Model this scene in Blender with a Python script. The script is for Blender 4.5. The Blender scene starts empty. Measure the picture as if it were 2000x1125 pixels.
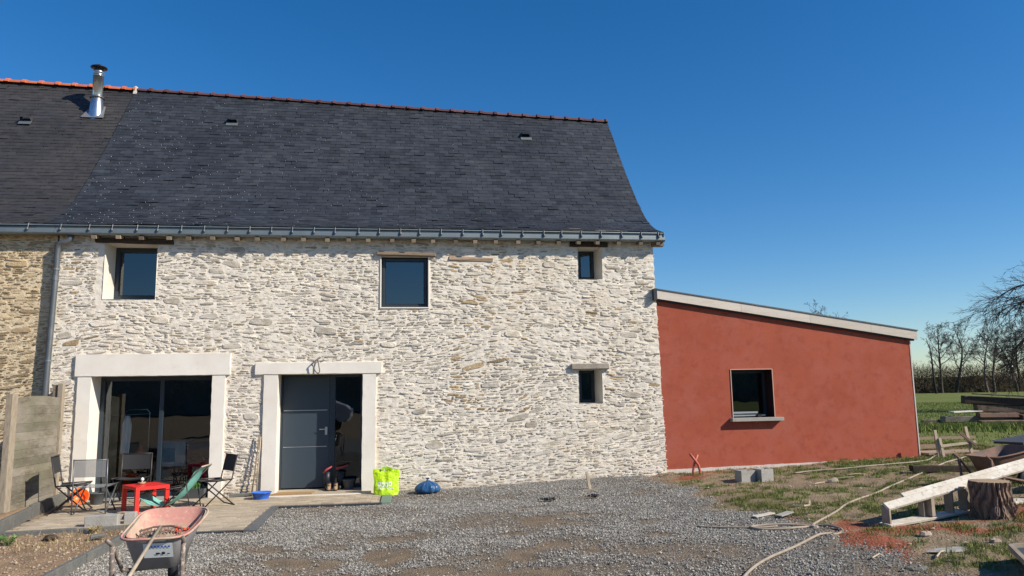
import bpy, math, random
import numpy as np
from mathutils import Vector, Matrix, Euler
R_ = math.radians
scene = bpy.context.scene
COL = scene.collection
rnd = random.Random(7)
rng = np.random.default_rng(7)

# ------------------------------------------------------------------ camera
cam_d = bpy.data.cameras.new('camera')
cam = bpy.data.objects.new('camera', cam_d); COL.objects.link(cam)
cam_d.sensor_width = 36.0; cam_d.lens = 1450/2000*36.0
cam_d.clip_start = .05; cam_d.clip_end = 6000
cam.location = (0, -13.5, 1.7)
cam.rotation_euler = (Matrix.Rotation(R_(-8.05), 3, 'Z') @ Matrix.Rotation(R_(98.0), 3, 'X') @ Matrix.Rotation(R_(-.96), 3, 'Z')).to_euler()
scene.camera = cam
# ------------------------------------------------------------------ world and sun
SUN_AZ, SUN_EL = 59.5, 35.0          # degrees to the right of the facade's normal, elevation
sdir = Vector((math.sin(R_(SUN_AZ))*math.cos(R_(SUN_EL)), -math.cos(R_(SUN_AZ))*math.cos(R_(SUN_EL)), math.sin(R_(SUN_EL))))
w = bpy.data.worlds.new('World'); scene.world = w; w.use_nodes = True
nt = w.node_tree; nt.nodes.clear()
sky = nt.nodes.new('ShaderNodeTexSky'); sky.sky_type = 'NISHITA'; sky.sun_disc = False
sky.sun_elevation = R_(SUN_EL); sky.sun_rotation = math.atan2(sdir.x, sdir.y)
sky.altitude = 60; sky.air_density = 1.0; sky.dust_density = 0.25; sky.ozone_density = 4.2
bg = nt.nodes.new('ShaderNodeBackground'); bg.inputs['Strength'].default_value = .084
wo = nt.nodes.new('ShaderNodeOutputWorld')
hs = nt.nodes.new('ShaderNodeHueSaturation'); hs.inputs['Saturation'].default_value = 1.32; hs.inputs['Hue'].default_value = .503
nt.links.new(sky.outputs[0], hs.inputs['Color']); nt.links.new(hs.outputs[0], bg.inputs[0]); nt.links.new(bg.outputs[0], wo.inputs[0])
sl = bpy.data.lights.new('sun', 'SUN'); sl.energy = 4.2; sl.angle = R_(.53); sl.color = (1, .925, .815)
so = bpy.data.objects.new('sun', sl); COL.objects.link(so)
so.rotation_euler = sdir.to_track_quat('Z', 'Y').to_euler(); so.location = (20, -20, 25)
vs = scene.view_settings
scene.display_settings.display_device = 'sRGB'
vs.view_transform = 'Standard'; vs.look = 'None'; vs.exposure = .62; vs.gamma = 1; vs.use_curve_mapping = False
scene.cycles.max_bounces = 8; scene.cycles.transparent_max_bounces = 12

# ------------------------------------------------------------------ helpers
def hsh(ix, iy, s):
    n = (ix.astype(np.int64)*374761393 + iy.astype(np.int64)*668265263 + s*1442695041) & 0xffffffff
    n = ((n ^ (n >> 13))*1274126177) & 0xffffffff
    return ((n ^ (n >> 16)) & 0xffff)/65535.0
def vn(x, y, s=0):
    x = np.asarray(x, float); y = np.asarray(y, float)
    ix = np.floor(x); iy = np.floor(y); fx = x-ix; fy = y-iy
    fx = fx*fx*(3-2*fx); fy = fy*fy*(3-2*fy)
    a = hsh(ix, iy, s); b = hsh(ix+1, iy, s); c = hsh(ix, iy+1, s); d = hsh(ix+1, iy+1, s)
    return (a*(1-fx)+b*fx)*(1-fy)+(c*(1-fx)+d*fx)*fy
def fbm(x, y, s=0, o=4):
    t = 0; a = .5; x = np.asarray(x, float); y = np.asarray(y, float)
    for k in range(o):
        t = t+a*vn(x*2**k, y*2**k, s+k*17); a *= .5
    return t/(1-.5**o)
def gz(x):
    return np.clip(.033*(np.asarray(x, float)+.5), 0, .36)
def G(x, y): return float(gz(x))

def mesh_np(name, V, F, mats, smooth=False, attrs=None):
    me = bpy.data.meshes.new(name)
    V = np.asarray(V, np.float32); 
    if isinstance(F, np.ndarray):
        n, k = F.shape
        me.vertices.add(len(V)); me.vertices.foreach_set('co', V.ravel())
        me.loops.add(n*k); me.loops.foreach_set('vertex_index', F.astype(np.int32).ravel())
        me.polygons.add(n); me.polygons.foreach_set('loop_start', np.arange(0, n*k, k, dtype=np.int32))
        me.update(calc_edges=True)
    else:
        me.from_pydata([tuple(map(float, v)) for v in V], [], F)
    me.validate()
    me.polygons.foreach_set('use_smooth', [smooth]*len(me.polygons))
    for m in (mats if isinstance(mats, (list, tuple)) else [mats]): me.materials.append(m)
    for an, av in (attrs or {}).items():
        a = me.attributes.new(an, 'FLOAT', 'POINT'); a.data.foreach_set('value', np.asarray(av, np.float32))
    return me
def wloc(o):
    v = Vector((0, 0, 0))
    while o: v += o.location; o = o.parent
    return v
class MB:
    def __init__(s): s.v = []; s.f = []; s.t = []
    def add(s, V, F, t=.5):
        n = len(s.v); s.v += [tuple(p) for p in V]; s.f += [[i+n for i in f] for f in F]; s.t += [t]*len(V); return s
    def box(s, a, b, t=.5):
        x0, y0, z0 = a; x1, y1, z1 = b
        return s.add([(x0,y0,z0),(x1,y0,z0),(x1,y1,z0),(x0,y1,z0),(x0,y0,z1),(x1,y0,z1),(x1,y1,z1),(x0,y1,z1)],
              [[0,3,2,1],[4,5,6,7],[0,1,5,4],[1,2,6,5],[2,3,7,6],[3,0,4,7]], t)
    def obox(s, p, q, wd, h, up=(0,0,1), t=.5, jit=0):
        """bar from p to q with width wd (sideways) and height h (along up)"""
        p = Vector(p); q = Vector(q); d = (q-p).normalized(); u = Vector(up); sd = d.cross(u).normalized(); u = sd.cross(d).normalized()
        V = []
        for c in (p, q):
            for a, b in ((-1,-1),(1,-1),(1,1),(-1,1)):
                V.append(c+sd*a*wd/2+u*b*h/2+(Vector((rnd.uniform(-1,1), rnd.uniform(-1,1), rnd.uniform(-1,1)))*jit if jit else Vector((0,0,0))))
        return s.add(V, [[0,3,2,1],[4,5,6,7],[0,1,5,4],[1,2,6,5],[2,3,7,6],[3,0,4,7]], t)
    def tube(s, pts, r, n=8, caps=True, t=.5):
        pts = [Vector(p) for p in pts]; rs = r if isinstance(r, (list, tuple)) else [r]*len(pts)
        V = []; F = []; up = None
        for i, p in enumerate(pts):
            d = (pts[min(i+1, len(pts)-1)]-pts[max(i-1, 0)]).normalized()
            if up is None: up = d.orthogonal().normalized()
            up = (up-d*up.dot(d)); up = up.normalized() if up.length > 1e-6 else d.orthogonal().normalized()
            sd = d.cross(up)
            for k in range(n):
                a = 2*math.pi*k/n; V.append(p+(up*math.cos(a)+sd*math.sin(a))*rs[i])
        for i in range(len(pts)-1):
            for k in range(n):
                F.append([i*n+k, i*n+(k+1)%n, (i+1)*n+(k+1)%n, (i+1)*n+k])
        if caps: F += [list(range(n))[::-1], [(len(pts)-1)*n+k for k in range(n)]]
        return s.add(V, F, t)
    def lathe(s, prof, c=(0,0,0), n=20, sx=1, sy=1, t=.5, rot=None):
        V = []; F = []
        for r, z in prof:
            for k in range(n):
                a = 2*math.pi*k/n; p = Vector((r*math.cos(a)*sx, r*math.sin(a)*sy, z))
                if rot: p = rot @ p
                V.append(p+Vector(c))
        for i in range(len(prof)-1):
            for k in range(n): F.append([i*n+k, i*n+(k+1)%n, (i+1)*n+(k+1)%n, (i+1)*n+k])
        return s.add(V, F, t)
    def prism(s, prof, x0, x1, t=.5):
        """closed (y,z) profile swept along x"""
        n = len(prof); V = [(x0, y, z) for y, z in prof]+[(x1, y, z) for y, z in prof]
        F = [[i, (i+1)%n, n+(i+1)%n, n+i] for i in range(n)]+[list(range(n))[::-1], list(range(n, 2*n))]
        return s.add(V, F, t)
    def xform(s, M):
        s.v = [tuple(M @ Vector(p)) for p in s.v]; return s
    def build(s, name, m, parent=None, smooth=False, bevel=0, loc=None, kind=None):
        org = wloc(parent)+(Vector(loc) if loc else Vector((0,0,0)))
        me = bpy.data.meshes.new(name); me.from_pydata([tuple(Vector(p)-org) for p in s.v], [], s.f)
        me.validate(); me.materials.append(m)
        a = me.attributes.new('tint', 'FLOAT', 'POINT'); a.data.foreach_set('value', s.t)
        import bmesh
        bm = bmesh.new(); bm.from_mesh(me); bmesh.ops.recalc_face_normals(bm, faces=bm.faces)
        if bevel: bmesh.ops.bevel(bm, geom=bm.edges[:], offset=bevel, segments=1, affect='EDGES', clamp_overlap=True)
        bm.to_mesh(me); bm.free()
        me.polygons.foreach_set('use_smooth', [smooth]*len(me.polygons))
        o = bpy.data.objects.new(name, me); COL.objects.link(o)
        if loc: o.location = loc
        if parent: o.parent = parent
        if kind: o['kind'] = kind
        return o
def link(name, me, parent=None, kind=None, label=None, cat=None):
    o = bpy.data.objects.new(name, me); COL.objects.link(o)
    if parent: o.parent = parent
    if kind: o['kind'] = kind
    if label: o['label'] = label
    if cat: o['category'] = cat
    return o
def thing(name, label, cat, loc=(0,0,0), rz=0, group=None):
    o = bpy.data.objects.new(name, None); COL.objects.link(o); o.location = loc; o.rotation_euler = (0,0,rz)
    o.empty_display_size = .2
    o['label'] = label; o['category'] = cat
    if group: o['group'] = group
    return o
def tag(o, label, cat, group=None):
    o['label'] = label; o['category'] = cat
    if group: o['group'] = group
    return o
def copy_tree(o, parent=None):
    c = o.copy(); COL.objects.link(c); c.parent = parent
    for ch in [x for x in bpy.data.objects if x.parent == o]: copy_tree(ch, c)
    return c
def flush(): bpy.context.view_layer.update()

# ------------------------------------------------------------------ materials
MAT = {}
def mat(name, col, rough=.8, spec=.3, metal=0, noise=None, tint=None, bump=None, var=None, scale=(1,1,1)):
    """noise: list of (scale, colour, lo, hi) layers mixed by noise; tint: strength of per-piece brightness; bump: (scale, strength, dist)"""
    m = bpy.data.materials.new(name); m.use_nodes = True; t = m.node_tree; N = t.nodes; L = t.links
    b = N['Principled BSDF']; b.inputs['Roughness'].default_value = rough; b.inputs['Metallic'].default_value = metal
    b.inputs['Specular IOR Level'].default_value = spec
    geo = N.new('ShaderNodeNewGeometry'); mp = N.new('ShaderNodeMapping'); mp.inputs['Scale'].default_value = scale
    L.new(geo.outputs['Position'], mp.inputs['Vector'])
    c = N.new('ShaderNodeRGB'); c.outputs[0].default_value = (*col, 1); cur = c.outputs[0]
    for k, (sc, cc, lo, hi) in enumerate(noise or []):
        nz = N.new('ShaderNodeTexNoise'); nz.inputs['Scale'].default_value = sc; nz.inputs['Detail'].default_value = 6; nz.inputs['Roughness'].default_value = .6
        off = N.new('ShaderNodeVectorMath'); off.operation = 'ADD'; off.inputs[1].default_value = (k*7.3, k*3.1, k*5.7)
        L.new(mp.outputs[0], off.inputs[0]); L.new(off.outputs[0], nz.inputs['Vector'])
        mr = N.new('ShaderNodeMapRange'); mr.inputs['From Min'].default_value = lo; mr.inputs['From Max'].default_value = hi
        L.new(nz.outputs[0], mr.inputs[0])
        mx = N.new('ShaderNodeMix'); mx.data_type = 'RGBA'; L.new(mr.outputs[0], mx.inputs[0]); L.new(cur, mx.inputs[6]); mx.inputs[7].default_value = (*cc, 1)
        cur = mx.outputs[2]
    if tint:
        at = N.new('ShaderNodeAttribute'); at.attribute_name = 'tint'
        mr = N.new('ShaderNodeMapRange'); mr.inputs['To Min'].default_value = 1-tint; mr.inputs['To Max'].default_value = 1+tint
        L.new(at.outputs['Fac'], mr.inputs[0])
        vm = N.new('ShaderNodeVectorMath'); vm.operation = 'SCALE'; L.new(cur, vm.inputs[0]); L.new(mr.outputs[0], vm.inputs['Scale']); cur = vm.outputs[0]
    L.new(cur, b.inputs['Base Color'])
    if bump:
        nz = N.new('ShaderNodeTexNoise'); nz.inputs['Scale'].default_value = bump[0]; nz.inputs['Detail'].default_value = 5
        L.new(mp.outputs[0], nz.inputs['Vector'])
        bp = N.new('ShaderNodeBump'); bp.inputs['Strength'].default_value = bump[1]; bp.inputs['Distance'].default_value = bump[2]
        L.new(nz.outputs[0], bp.inputs['Height']); L.new(bp.outputs[0], b.inputs['Normal'])
    MAT[name] = m
    return m
def ramp_attr(m, attr, cols, before=None):
    """mix the material's colour towards other colours by vertex attributes: list of (attr, colour)"""
    t = m.node_tree; N = t.nodes; L = t.links; b = N['Principled BSDF']
    cur = b.inputs['Base Color'].links[0].from_socket
    for an, cc, cc2, sc in cols:
        at = N.new('ShaderNodeAttribute'); at.attribute_name = an
        geo = N.new('ShaderNodeNewGeometry')
        nz = N.new('ShaderNodeTexNoise'); nz.inputs['Scale'].default_value = sc; nz.inputs['Detail'].default_value = 5; L.new(geo.outputs['Position'], nz.inputs['Vector'])
        m2 = N.new('ShaderNodeMix'); m2.data_type = 'RGBA'; mr = N.new('ShaderNodeMapRange'); mr.inputs['From Min'].default_value = .35; mr.inputs['From Max'].default_value = .65
        L.new(nz.outputs[0], mr.inputs[0]); L.new(mr.outputs[0], m2.inputs[0]); m2.inputs[6].default_value = (*cc, 1); m2.inputs[7].default_value = (*cc2, 1)
        mx = N.new('ShaderNodeMix'); mx.data_type = 'RGBA'; L.new(at.outputs['Fac'], mx.inputs[0]); L.new(cur, mx.inputs[6]); L.new(m2.outputs[2], mx.inputs[7])
        cur = mx.outputs[2]
    L.new(cur, b.inputs['Base Color'])

M_mortar = mat('lime_mortar', (.78,.705,.59), .95, .1, noise=[(.55,(.70,.64,.54),.45,.7),(1.1,(.68,.57,.43),.54,.70),(14,(.64,.575,.485),.5,.75),(60,(.72,.66,.56),.45,.7)], bump=(55,.5,.012))
M_stone = mat('schist_stone', (.50,.45,.375), .92, .12, noise=[(1.1,(.46,.39,.27),.47,.63),(7,(.68,.61,.51),.40,.60),(45,(.36,.325,.27),.58,.8)], tint=.30, bump=(38,.7,.015), scale=(1,1,2.2))
M_stone_w = mat('ochre_stone', (.40,.30,.185), .92, .12, noise=[(10,(.50,.38,.22),.45,.66),(40,(.2,.14,.08),.55,.8)], tint=.35, bump=(38,.7,.015))
M_mortar_o = mat('old_earth_mortar', (.68,.56,.39), .95, .1, noise=[(2,(.60,.47,.30),.45,.7),(13,(.50,.39,.25),.5,.75),(60,(.56,.45,.28),.45,.7)], bump=(45,.6,.015))
M_stone_o = mat('old_wall_stone', (.42,.33,.21), .92, .12, noise=[(3,(.27,.235,.17),.48,.7),(12,(.42,.31,.18),.42,.66),(45,(.2,.15,.09),.55,.8)], tint=.4, bump=(38,.8,.018), scale=(1,1,2.2))
M_render = mat('white_lime_render', (.78,.73,.645), .9, .15, noise=[(1.5,(.72,.66,.57),.42,.66),(5,(.68,.61,.51),.58,.78)], bump=(24,.10,.005))
M_reveal = mat('cream_reveal', (.66,.62,.54), .9, .15, noise=[(3,(.6,.55,.47),.45,.7)], bump=(25,.2,.006))
M_slate = mat('roof_slate', (.030,.034,.041), .55, .38, noise=[(.7,(.037,.041,.047),.4,.65),(6,(.023,.026,.033),.45,.7),(2.0,(.050,.050,.050),.62,.8)], tint=.36, bump=(60,.35,.004))
M_slate_o = mat('old_roof_slate', (.038,.037,.039), .6, .3, noise=[(.8,(.048,.044,.042),.4,.65),(6,(.029,.029,.031),.45,.7)], tint=.22, bump=(60,.35,.004))
M_under = mat('roof_batten_boards', (.012,.012,.014), .9, .1)
M_dust = mat('dusty_slate', (.17,.158,.145), .75, .2, tint=.3, bump=(60,.3,.004))
M_orange = mat('orange_clay', (.56,.145,.06), .8, .25, noise=[(8,(.44,.12,.055),.45,.7)], tint=.15)
M_brownclay = mat('brown_clay', (.125,.05,.045), .6, .4, noise=[(8,(.075,.035,.035),.45,.7)], tint=.25)
M_zinc = mat('zinc', (.17,.20,.205), .5, .5, .5, noise=[(3,(.21,.24,.24),.4,.7),(14,(.16,.19,.20),.5,.75)])
M_zincd = mat('zinc_dark', (.12,.13,.14), .5, .5, .5, noise=[(6,(.165,.175,.18),.45,.7)])
M_steel = mat('flue_steel', (.62,.64,.66), .27, .5, .95, noise=[(5,(.5,.52,.54),.4,.7)])
M_black = mat('black_metal', (.018,.018,.02), .5, .4)
M_anth = mat('anthracite_aluminium', (.026,.038,.050), .42, .45, .1, noise=[(2,(.030,.043,.055),.4,.7)])
M_leaf = mat('door_leaf_paint', (.036,.052,.068), .45, .4)
M_steelb = mat('brushed_steel', (.65,.65,.63), .3, .5, .9)
M_wood_old = mat('old_grey_wood', (.24,.18,.125), .9, .15, noise=[(5,(.15,.115,.085),.45,.7),(30,(.30,.24,.17),.5,.75)], scale=(1,5,5), bump=(30,.5,.01))
M_wood_dk = mat('dark_old_wood', (.055,.042,.032), .9, .15, noise=[(12,(.1,.075,.055),.45,.7)], scale=(1,5,5), bump=(30,.5,.01))
M_rafter = mat('sawn_rafter_wood', (.25,.20,.145), .85, .15, tint=.4)
M_fence = mat('weathered_softwood', (.24,.215,.175), .9, .15, noise=[(2.2,(.125,.11,.08),.40,.62),(16,(.28,.235,.175),.5,.75),(1.3,(.165,.155,.105),.48,.7)], tint=.2, bump=(40,.4,.006), scale=(1,1,3))
M_post = mat('fence_post_wood', (.33,.275,.205), .9, .15, noise=[(9,(.22,.18,.13),.45,.7)], scale=(5,5,1), bump=(30,.4,.006))
M_red = mat('red_lime_render', (.375,.098,.058), .92, .12, noise=[(.8,(.335,.082,.048),.40,.62),(2.6,(.37,.105,.070),.45,.66),(7,(.295,.070,.042),.5,.75),(1.7,(.35,.115,.08),.55,.8),(40,(.33,.085,.05),.5,.8)], bump=(70,.25,.006))
M_fascia = mat('pale_fascia_board', (.60,.53,.45), .8, .2, noise=[(4,(.50,.44,.37),.45,.7),(26,(.64,.58,.5),.5,.75)], scale=(.4,3,3), tint=.08)
M_conc = mat('concrete', (.34,.325,.29), .93, .12, noise=[(5,(.27,.255,.23),.45,.7),(40,(.40,.385,.35),.5,.75)], bump=(60,.5,.01))
M_concd = mat('dark_weathered_concrete', (.13,.13,.12), .95, .1, noise=[(4,(.18,.175,.155),.45,.7),(35,(.09,.09,.085),.5,.75)], bump=(50,.6,.012))
M_plinth = mat('white_plinth_render', (.58,.53,.47), .93, .12, noise=[(7,(.50,.30,.24),.55,.75)], bump=(40,.4,.01))
M_paver = mat('beige_paving', (.43,.355,.26), .93, .12, noise=[(2,(.37,.31,.23),.42,.7),(50,(.25,.2,.145),.55,.8)], tint=.16, bump=(70,.4,.006))
M_sand = mat('joint_sand', (.24,.195,.14), .97, .05, noise=[(20,(.2,.17,.13),.45,.7)])
M_soil = mat('garden_soil', (.30,.21,.135), .97, .05, noise=[(3,(.24,.165,.105),.42,.65),(25,(.34,.245,.16),.5,.75),(9,(.16,.11,.07),.6,.8)], bump=(45,1.0,.03))
M_gravel = mat('gravel_bed', (.21,.20,.182), .95, .15, noise=[(55,(.085,.083,.08),.48,.62),(80,(.36,.35,.33),.55,.7),(1.2,(.18,.17,.155),.45,.65)], bump=(60,1.0,.03))
ramp_attr(M_gravel, 'mud', [('mud',(.25,.185,.122),(.175,.135,.092),5)])
M_grav = mat('gravel_stones', (.285,.264,.228), .92, .15, tint=.62)
M_ground = mat('dirt_ground', (.275,.205,.135), .97, .05, noise=[(1.2,(.23,.17,.11),.42,.65),(22,(.33,.255,.175),.5,.75),(7,(.12,.095,.065),.58,.8)], bump=(40,1.0,.03))
ramp_attr(M_ground, 'x', [('grass',(.085,.10,.026),(.15,.145,.05),5),('pigment',(.34,.105,.06),(.22,.085,.05),14),('field',(.12,.15,.04),(.165,.175,.06),.22)])
M_grass = mat('grass_blades', (.125,.175,.04), .85, .15, tint=.5, noise=[(2,(.155,.17,.045),.45,.7),(.7,(.20,.185,.07),.50,.72)])
M_hose = mat('dusty_hose', (.33,.27,.205), .7, .3, noise=[(12,(.25,.205,.155),.45,.7)])
M_redplast = mat('red_plastic', (.72,.028,.022), .38, .45)
M_teal = mat('teal_canvas', (.20,.50,.44), .8, .2, noise=[(14,(.17,.43,.38),.45,.7)])
M_mesh = mat('grey_textilene', (.16,.165,.17), .7, .3)
M_meshd = mat('dark_textilene', (.038,.038,.04), .7, .3)
def meshcloth(name, col, fac):
    m = mat(name, col, .7, .3); t = m.node_tree; N = t.nodes; L = t.links
    tr = N.new('ShaderNodeBsdfTransparent'); mx = N.new('ShaderNodeMixShader'); mx.inputs[0].default_value = fac
    L.new(N['Principled BSDF'].outputs[0], mx.inputs[2]); L.new(tr.outputs[0], mx.inputs[1]); L.new(mx.outputs[0], N['Material Output'].inputs['Surface']); return m
M_mesh = meshcloth('grey_textilene_mesh', (.26,.265,.27), .50)
M_tube = mat('chair_tube_grey', (.14,.145,.15), .4, .45, .5)
M_tubed = mat('chair_tube_dark', (.045,.038,.034), .45, .45, .2)
M_blue = mat('blue_plastic', (.035,.15,.62), .35, .45)
M_orangep = mat('orange_plastic', (.85,.14,.02), .4, .4)
M_greyp = mat('grey_plastic_pot', (.075,.082,.088), .5, .4)
M_lime = mat('lime_woven_plastic', (.50,.74,.012), .38, .45, noise=[(6,(.42,.66,.01),.45,.65)], bump=(16,.8,.03))
M_white = mat('white_print', (.80,.82,.78), .6, .3)
M_bluebag = mat('blue_bin_liner', (.022,.085,.20), .3, .5, bump=(22,.7,.02))
M_coir = mat('coir_mat', (.37,.235,.115), .98, .05, bump=(150,.8,.01))
M_leather = mat('tan_leather', (.30,.20,.115), .7, .3)
M_rubber = mat('black_rubber', (.012,.014,.02), .45, .4)
M_pinkr = mat('dull_red_trim', (.30,.05,.05), .6, .3)
M_green_l = mat('green_leaf', (.09,.19,.04), .6, .3, tint=.5)
M_greenmat = mat('green_grey_slab', (.16,.22,.17), .85, .2)
M_tray_in = mat('dusty_pink_tray', (.50,.24,.19), .85, .2, noise=[(3.6,(.48,.36,.26),.44,.56),(25,(.58,.42,.34),.55,.75),(60,(.33,.14,.11),.62,.8)], bump=(30,.4,.008))
M_tray_out = mat('galvanised_tray', (.30,.29,.285), .7, .3, .15, noise=[(5,(.38,.35,.34),.45,.7),(22,(.19,.18,.18),.55,.8)])
M_strut = mat('cement_spattered_steel', (.16,.13,.11), .8, .2, noise=[(30,(.42,.34,.27),.52,.62)])
M_rust = mat('rusty_tray', (.20,.115,.085), .8, .25, noise=[(6,(.12,.095,.08),.42,.65),(20,(.28,.15,.105),.55,.75)])
M_galv = mat('galvanised_steel', (.42,.43,.43), .45, .5, .7)
M_dirt = mat('dry_dirt', (.40,.31,.225), .97, .05, noise=[(18,(.22,.16,.11),.45,.7)], bump=(40,1.0,.02))
M_redrag = mat('red_pigment_lump', (.58,.075,.04), .9, .1)
M_ash = mat('pale_handle_wood', (.46,.38,.27), .75, .25, noise=[(6,(.36,.29,.2),.45,.7)])
M_whitew = mat('flaking_white_board', (.56,.515,.435), .8, .2, noise=[(5,(.52,.46,.37),.44,.6),(3,(.68,.64,.56),.5,.7),(22,(.34,.29,.22),.54,.68)], bump=(30,.3,.006))
M_frame_in = mat('grey_bare_board', (.30,.25,.19), .85, .2, noise=[(8,(.22,.18,.14),.45,.7)], tint=.2)
M_bark = mat('pine_bark', (.17,.12,.09), .95, .1, noise=[(14,(.09,.065,.05),.45,.6),(5,(.23,.145,.105),.5,.7)], scale=(1,1,.35), tint=.5)
M_cut = mat('sawn_stump_top', (.36,.26,.17), .9, .1, noise=[(10,(.27,.19,.12),.45,.7)])
M_redpipe = mat('red_conduit', (.46,.11,.07), .5, .4)
M_twig = mat('bare_twigs', (.12,.10,.085), .95, .08, tint=.35)  # far trees: twig colour lightened to stand for haze
M_twigd = mat('dark_twigs', (.045,.039,.036), .95, .08, tint=.3)
M_hedge = mat('bramble_thicket', (.066,.052,.036), .95, .08, tint=.7, noise=[(.12,(.045,.052,.022),.45,.6),(.3,(.085,.06,.035),.5,.7)])
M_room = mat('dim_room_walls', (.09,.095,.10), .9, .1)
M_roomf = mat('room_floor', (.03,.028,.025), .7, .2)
M_cloth_w = mat('white_cloth', (.85,.85,.83), .9, .1)
M_cloth_g = mat('grey_green_throw', (.62,.66,.64), .95, .05, noise=[(10,(.52,.56,.54),.45,.7)])
M_sofa = mat('navy_sofa', (.03,.045,.07), .9, .1)
M_rubble = mat('pale_rubble', (.34,.285,.225), .9, .1, tint=.4, noise=[(9,(.36,.25,.19),.45,.7)])
M_log = mat('salvaged_timber', (.16,.12,.085), .9, .12, noise=[(5,(.085,.062,.045),.42,.6),(22,(.25,.2,.145),.52,.75)], tint=.3)
M_grate = mat('dark_steel_grate', (.07,.075,.08), .6, .4, .3)
M_vanp = mat('white_van_paint', (.62,.63,.64), .3, .5)

def glassmat(name, tint, refl, rough=.0, gcol=(1,1,1)):
    m = bpy.data.materials.new(name); m.use_nodes = True; t = m.node_tree; N = t.nodes; L = t.links
    N.remove(N['Principled BSDF']); o = N['Material Output']
    tr = N.new('ShaderNodeBsdfTransparent'); tr.inputs[0].default_value = (*tint, 1)
    gl = N.new('ShaderNodeBsdfGlossy'); gl.inputs['Roughness'].default_value = rough; gl.inputs[0].default_value = (*gcol, 1)
    fr = N.new('ShaderNodeFresnel'); fr.inputs[0].default_value = 1.5
    md = N.new('ShaderNodeMath'); md.operation = 'ADD'; md.inputs[1].default_value = refl; md.use_clamp = True
    geo = N.new('ShaderNodeNewGeometry'); nz = N.new('ShaderNodeTexNoise'); nz.inputs['Scale'].default_value = 1.6
    bp = N.new('ShaderNodeBump'); bp.inputs['Strength'].default_value = .02; bp.inputs['Distance'].default_value = .05
    L.new(geo.outputs['Position'], nz.inputs['Vector']); L.new(nz.outputs[0], bp.inputs['Height']); L.new(bp.outputs[0], gl.inputs['Normal'])
    mx = N.new('ShaderNodeMixShader'); L.new(fr.outputs[0], md.inputs[0]); L.new(md.outputs[0], mx.inputs[0]); L.new(tr.outputs[0], mx.inputs[1]); L.new(gl.outputs[0], mx.inputs[2])
    L.new(mx.outputs[0], o.inputs['Surface']); return m
M_glass = glassmat('window_glass', (.74,.80,.82), .06, gcol=(.85,.93,1))
M_glassb = glassmat('coated_window_glass', (.30,.33,.36), .10, gcol=(.85,.88,.92))

def base_stain(m, col, z1):
    t = m.node_tree; N = t.nodes; L = t.links; b = N['Principled BSDF']; cur = b.inputs['Base Color'].links[0].from_socket
    geo = N.new('ShaderNodeNewGeometry'); sp_ = N.new('ShaderNodeSeparateXYZ'); L.new(geo.outputs['Position'], sp_.inputs[0])
    nz = N.new('ShaderNodeTexNoise'); nz.inputs['Scale'].default_value = 3.5; nz.inputs['Detail'].default_value = 5; L.new(geo.outputs['Position'], nz.inputs['Vector'])
    ad = N.new('ShaderNodeMath'); ad.operation = 'MULTIPLY_ADD'; ad.inputs[1].default_value = .9; L.new(nz.outputs[0], ad.inputs[0]); 
    ng = N.new('ShaderNodeMath'); ng.operation = 'MULTIPLY'; ng.inputs[1].default_value = -1; L.new(sp_.outputs['Z'], ng.inputs[0]); L.new(ng.outputs[0], ad.inputs[2])
    mr = N.new('ShaderNodeMapRange'); mr.inputs['From Min'].default_value = .50-z1; mr.inputs['From Max'].default_value = .72-z1*.3; mr.inputs['To Max'].default_value = .8; L.new(ad.outputs[0], mr.inputs[0])
    mx = N.new('ShaderNodeMix'); mx.data_type = 'RGBA'; L.new(mr.outputs[0], mx.inputs[0]); L.new(cur, mx.inputs[6]); mx.inputs[7].default_value = (*col, 1); L.new(mx.outputs[2], b.inputs['Base Color'])
base_stain(M_mortar, (.55,.44,.30), .32); base_stain(M_stone, (.42,.33,.22), .32); base_stain(M_red, (.36,.15,.10), .25)

# ================================================================== GROUND
def blob(X, Y, lst, n=.35, s=3):
    m = np.zeros_like(X)
    nz = fbm(X*2.6, Y*2.6, 91, 6)-.5
    for cx, cy, rx, ry in lst:
        d = np.sqrt(((X-cx)/rx)**2+((Y-cy)/ry)**2)
        m = np.maximum(m, np.clip((1.15-d-nz*2.4)*s, 0, 1))
    return m
def edge_x(y):
    """x of the border between gravel and grass"""
    y = np.asarray(y, float)
    return 4.38+.10*np.sin(y*2.1+.4)+.10*np.sin(y*5.3)+.12*(fbm(y*3, y*0, 5)-.5)+np.where(y < -4.9, .12, 0)-np.where((y > -4.3) & (y < -2.2), .18, 0)
GRASS = [(4.72,-2.7,.35,.16),(5.2,-2.45,.3,.14),(4.95,-3.3,.4,.14),(5.5,-3.0,.3,.12),(4.6,-4.35,.7,.55),(4.9,-4.0,.6,.5),(5.1,-4.5,.6,.4),(4.5,-3.6,.35,.25),(6.9,-1.3,1.1,.35),(8.6,-.75,1.2,.6),(5.9,-3.2,.6,.22),(9.8,-.9,1.2,.6),
         (4.25,-5.1,.2,.12),(5.7,-4.9,.7,.4),(6.4,-5.1,1,.3),(5.5,-6.2,.5,.2),(5.3,-7.0,.5,.3),(4.75,-7.4,.4,.2),(6.2,-6.6,.6,.3),(7.2,-3.2,.9,.25),(4.95,-2.0,.35,.12),(7.6,-2.0,.9,.2),(9.4,-2.6,1,.5),(8.5,-3.6,1,.5),(4.6,-1.5,.25,.1),(10.8,-1.5,1,.8)]
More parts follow.
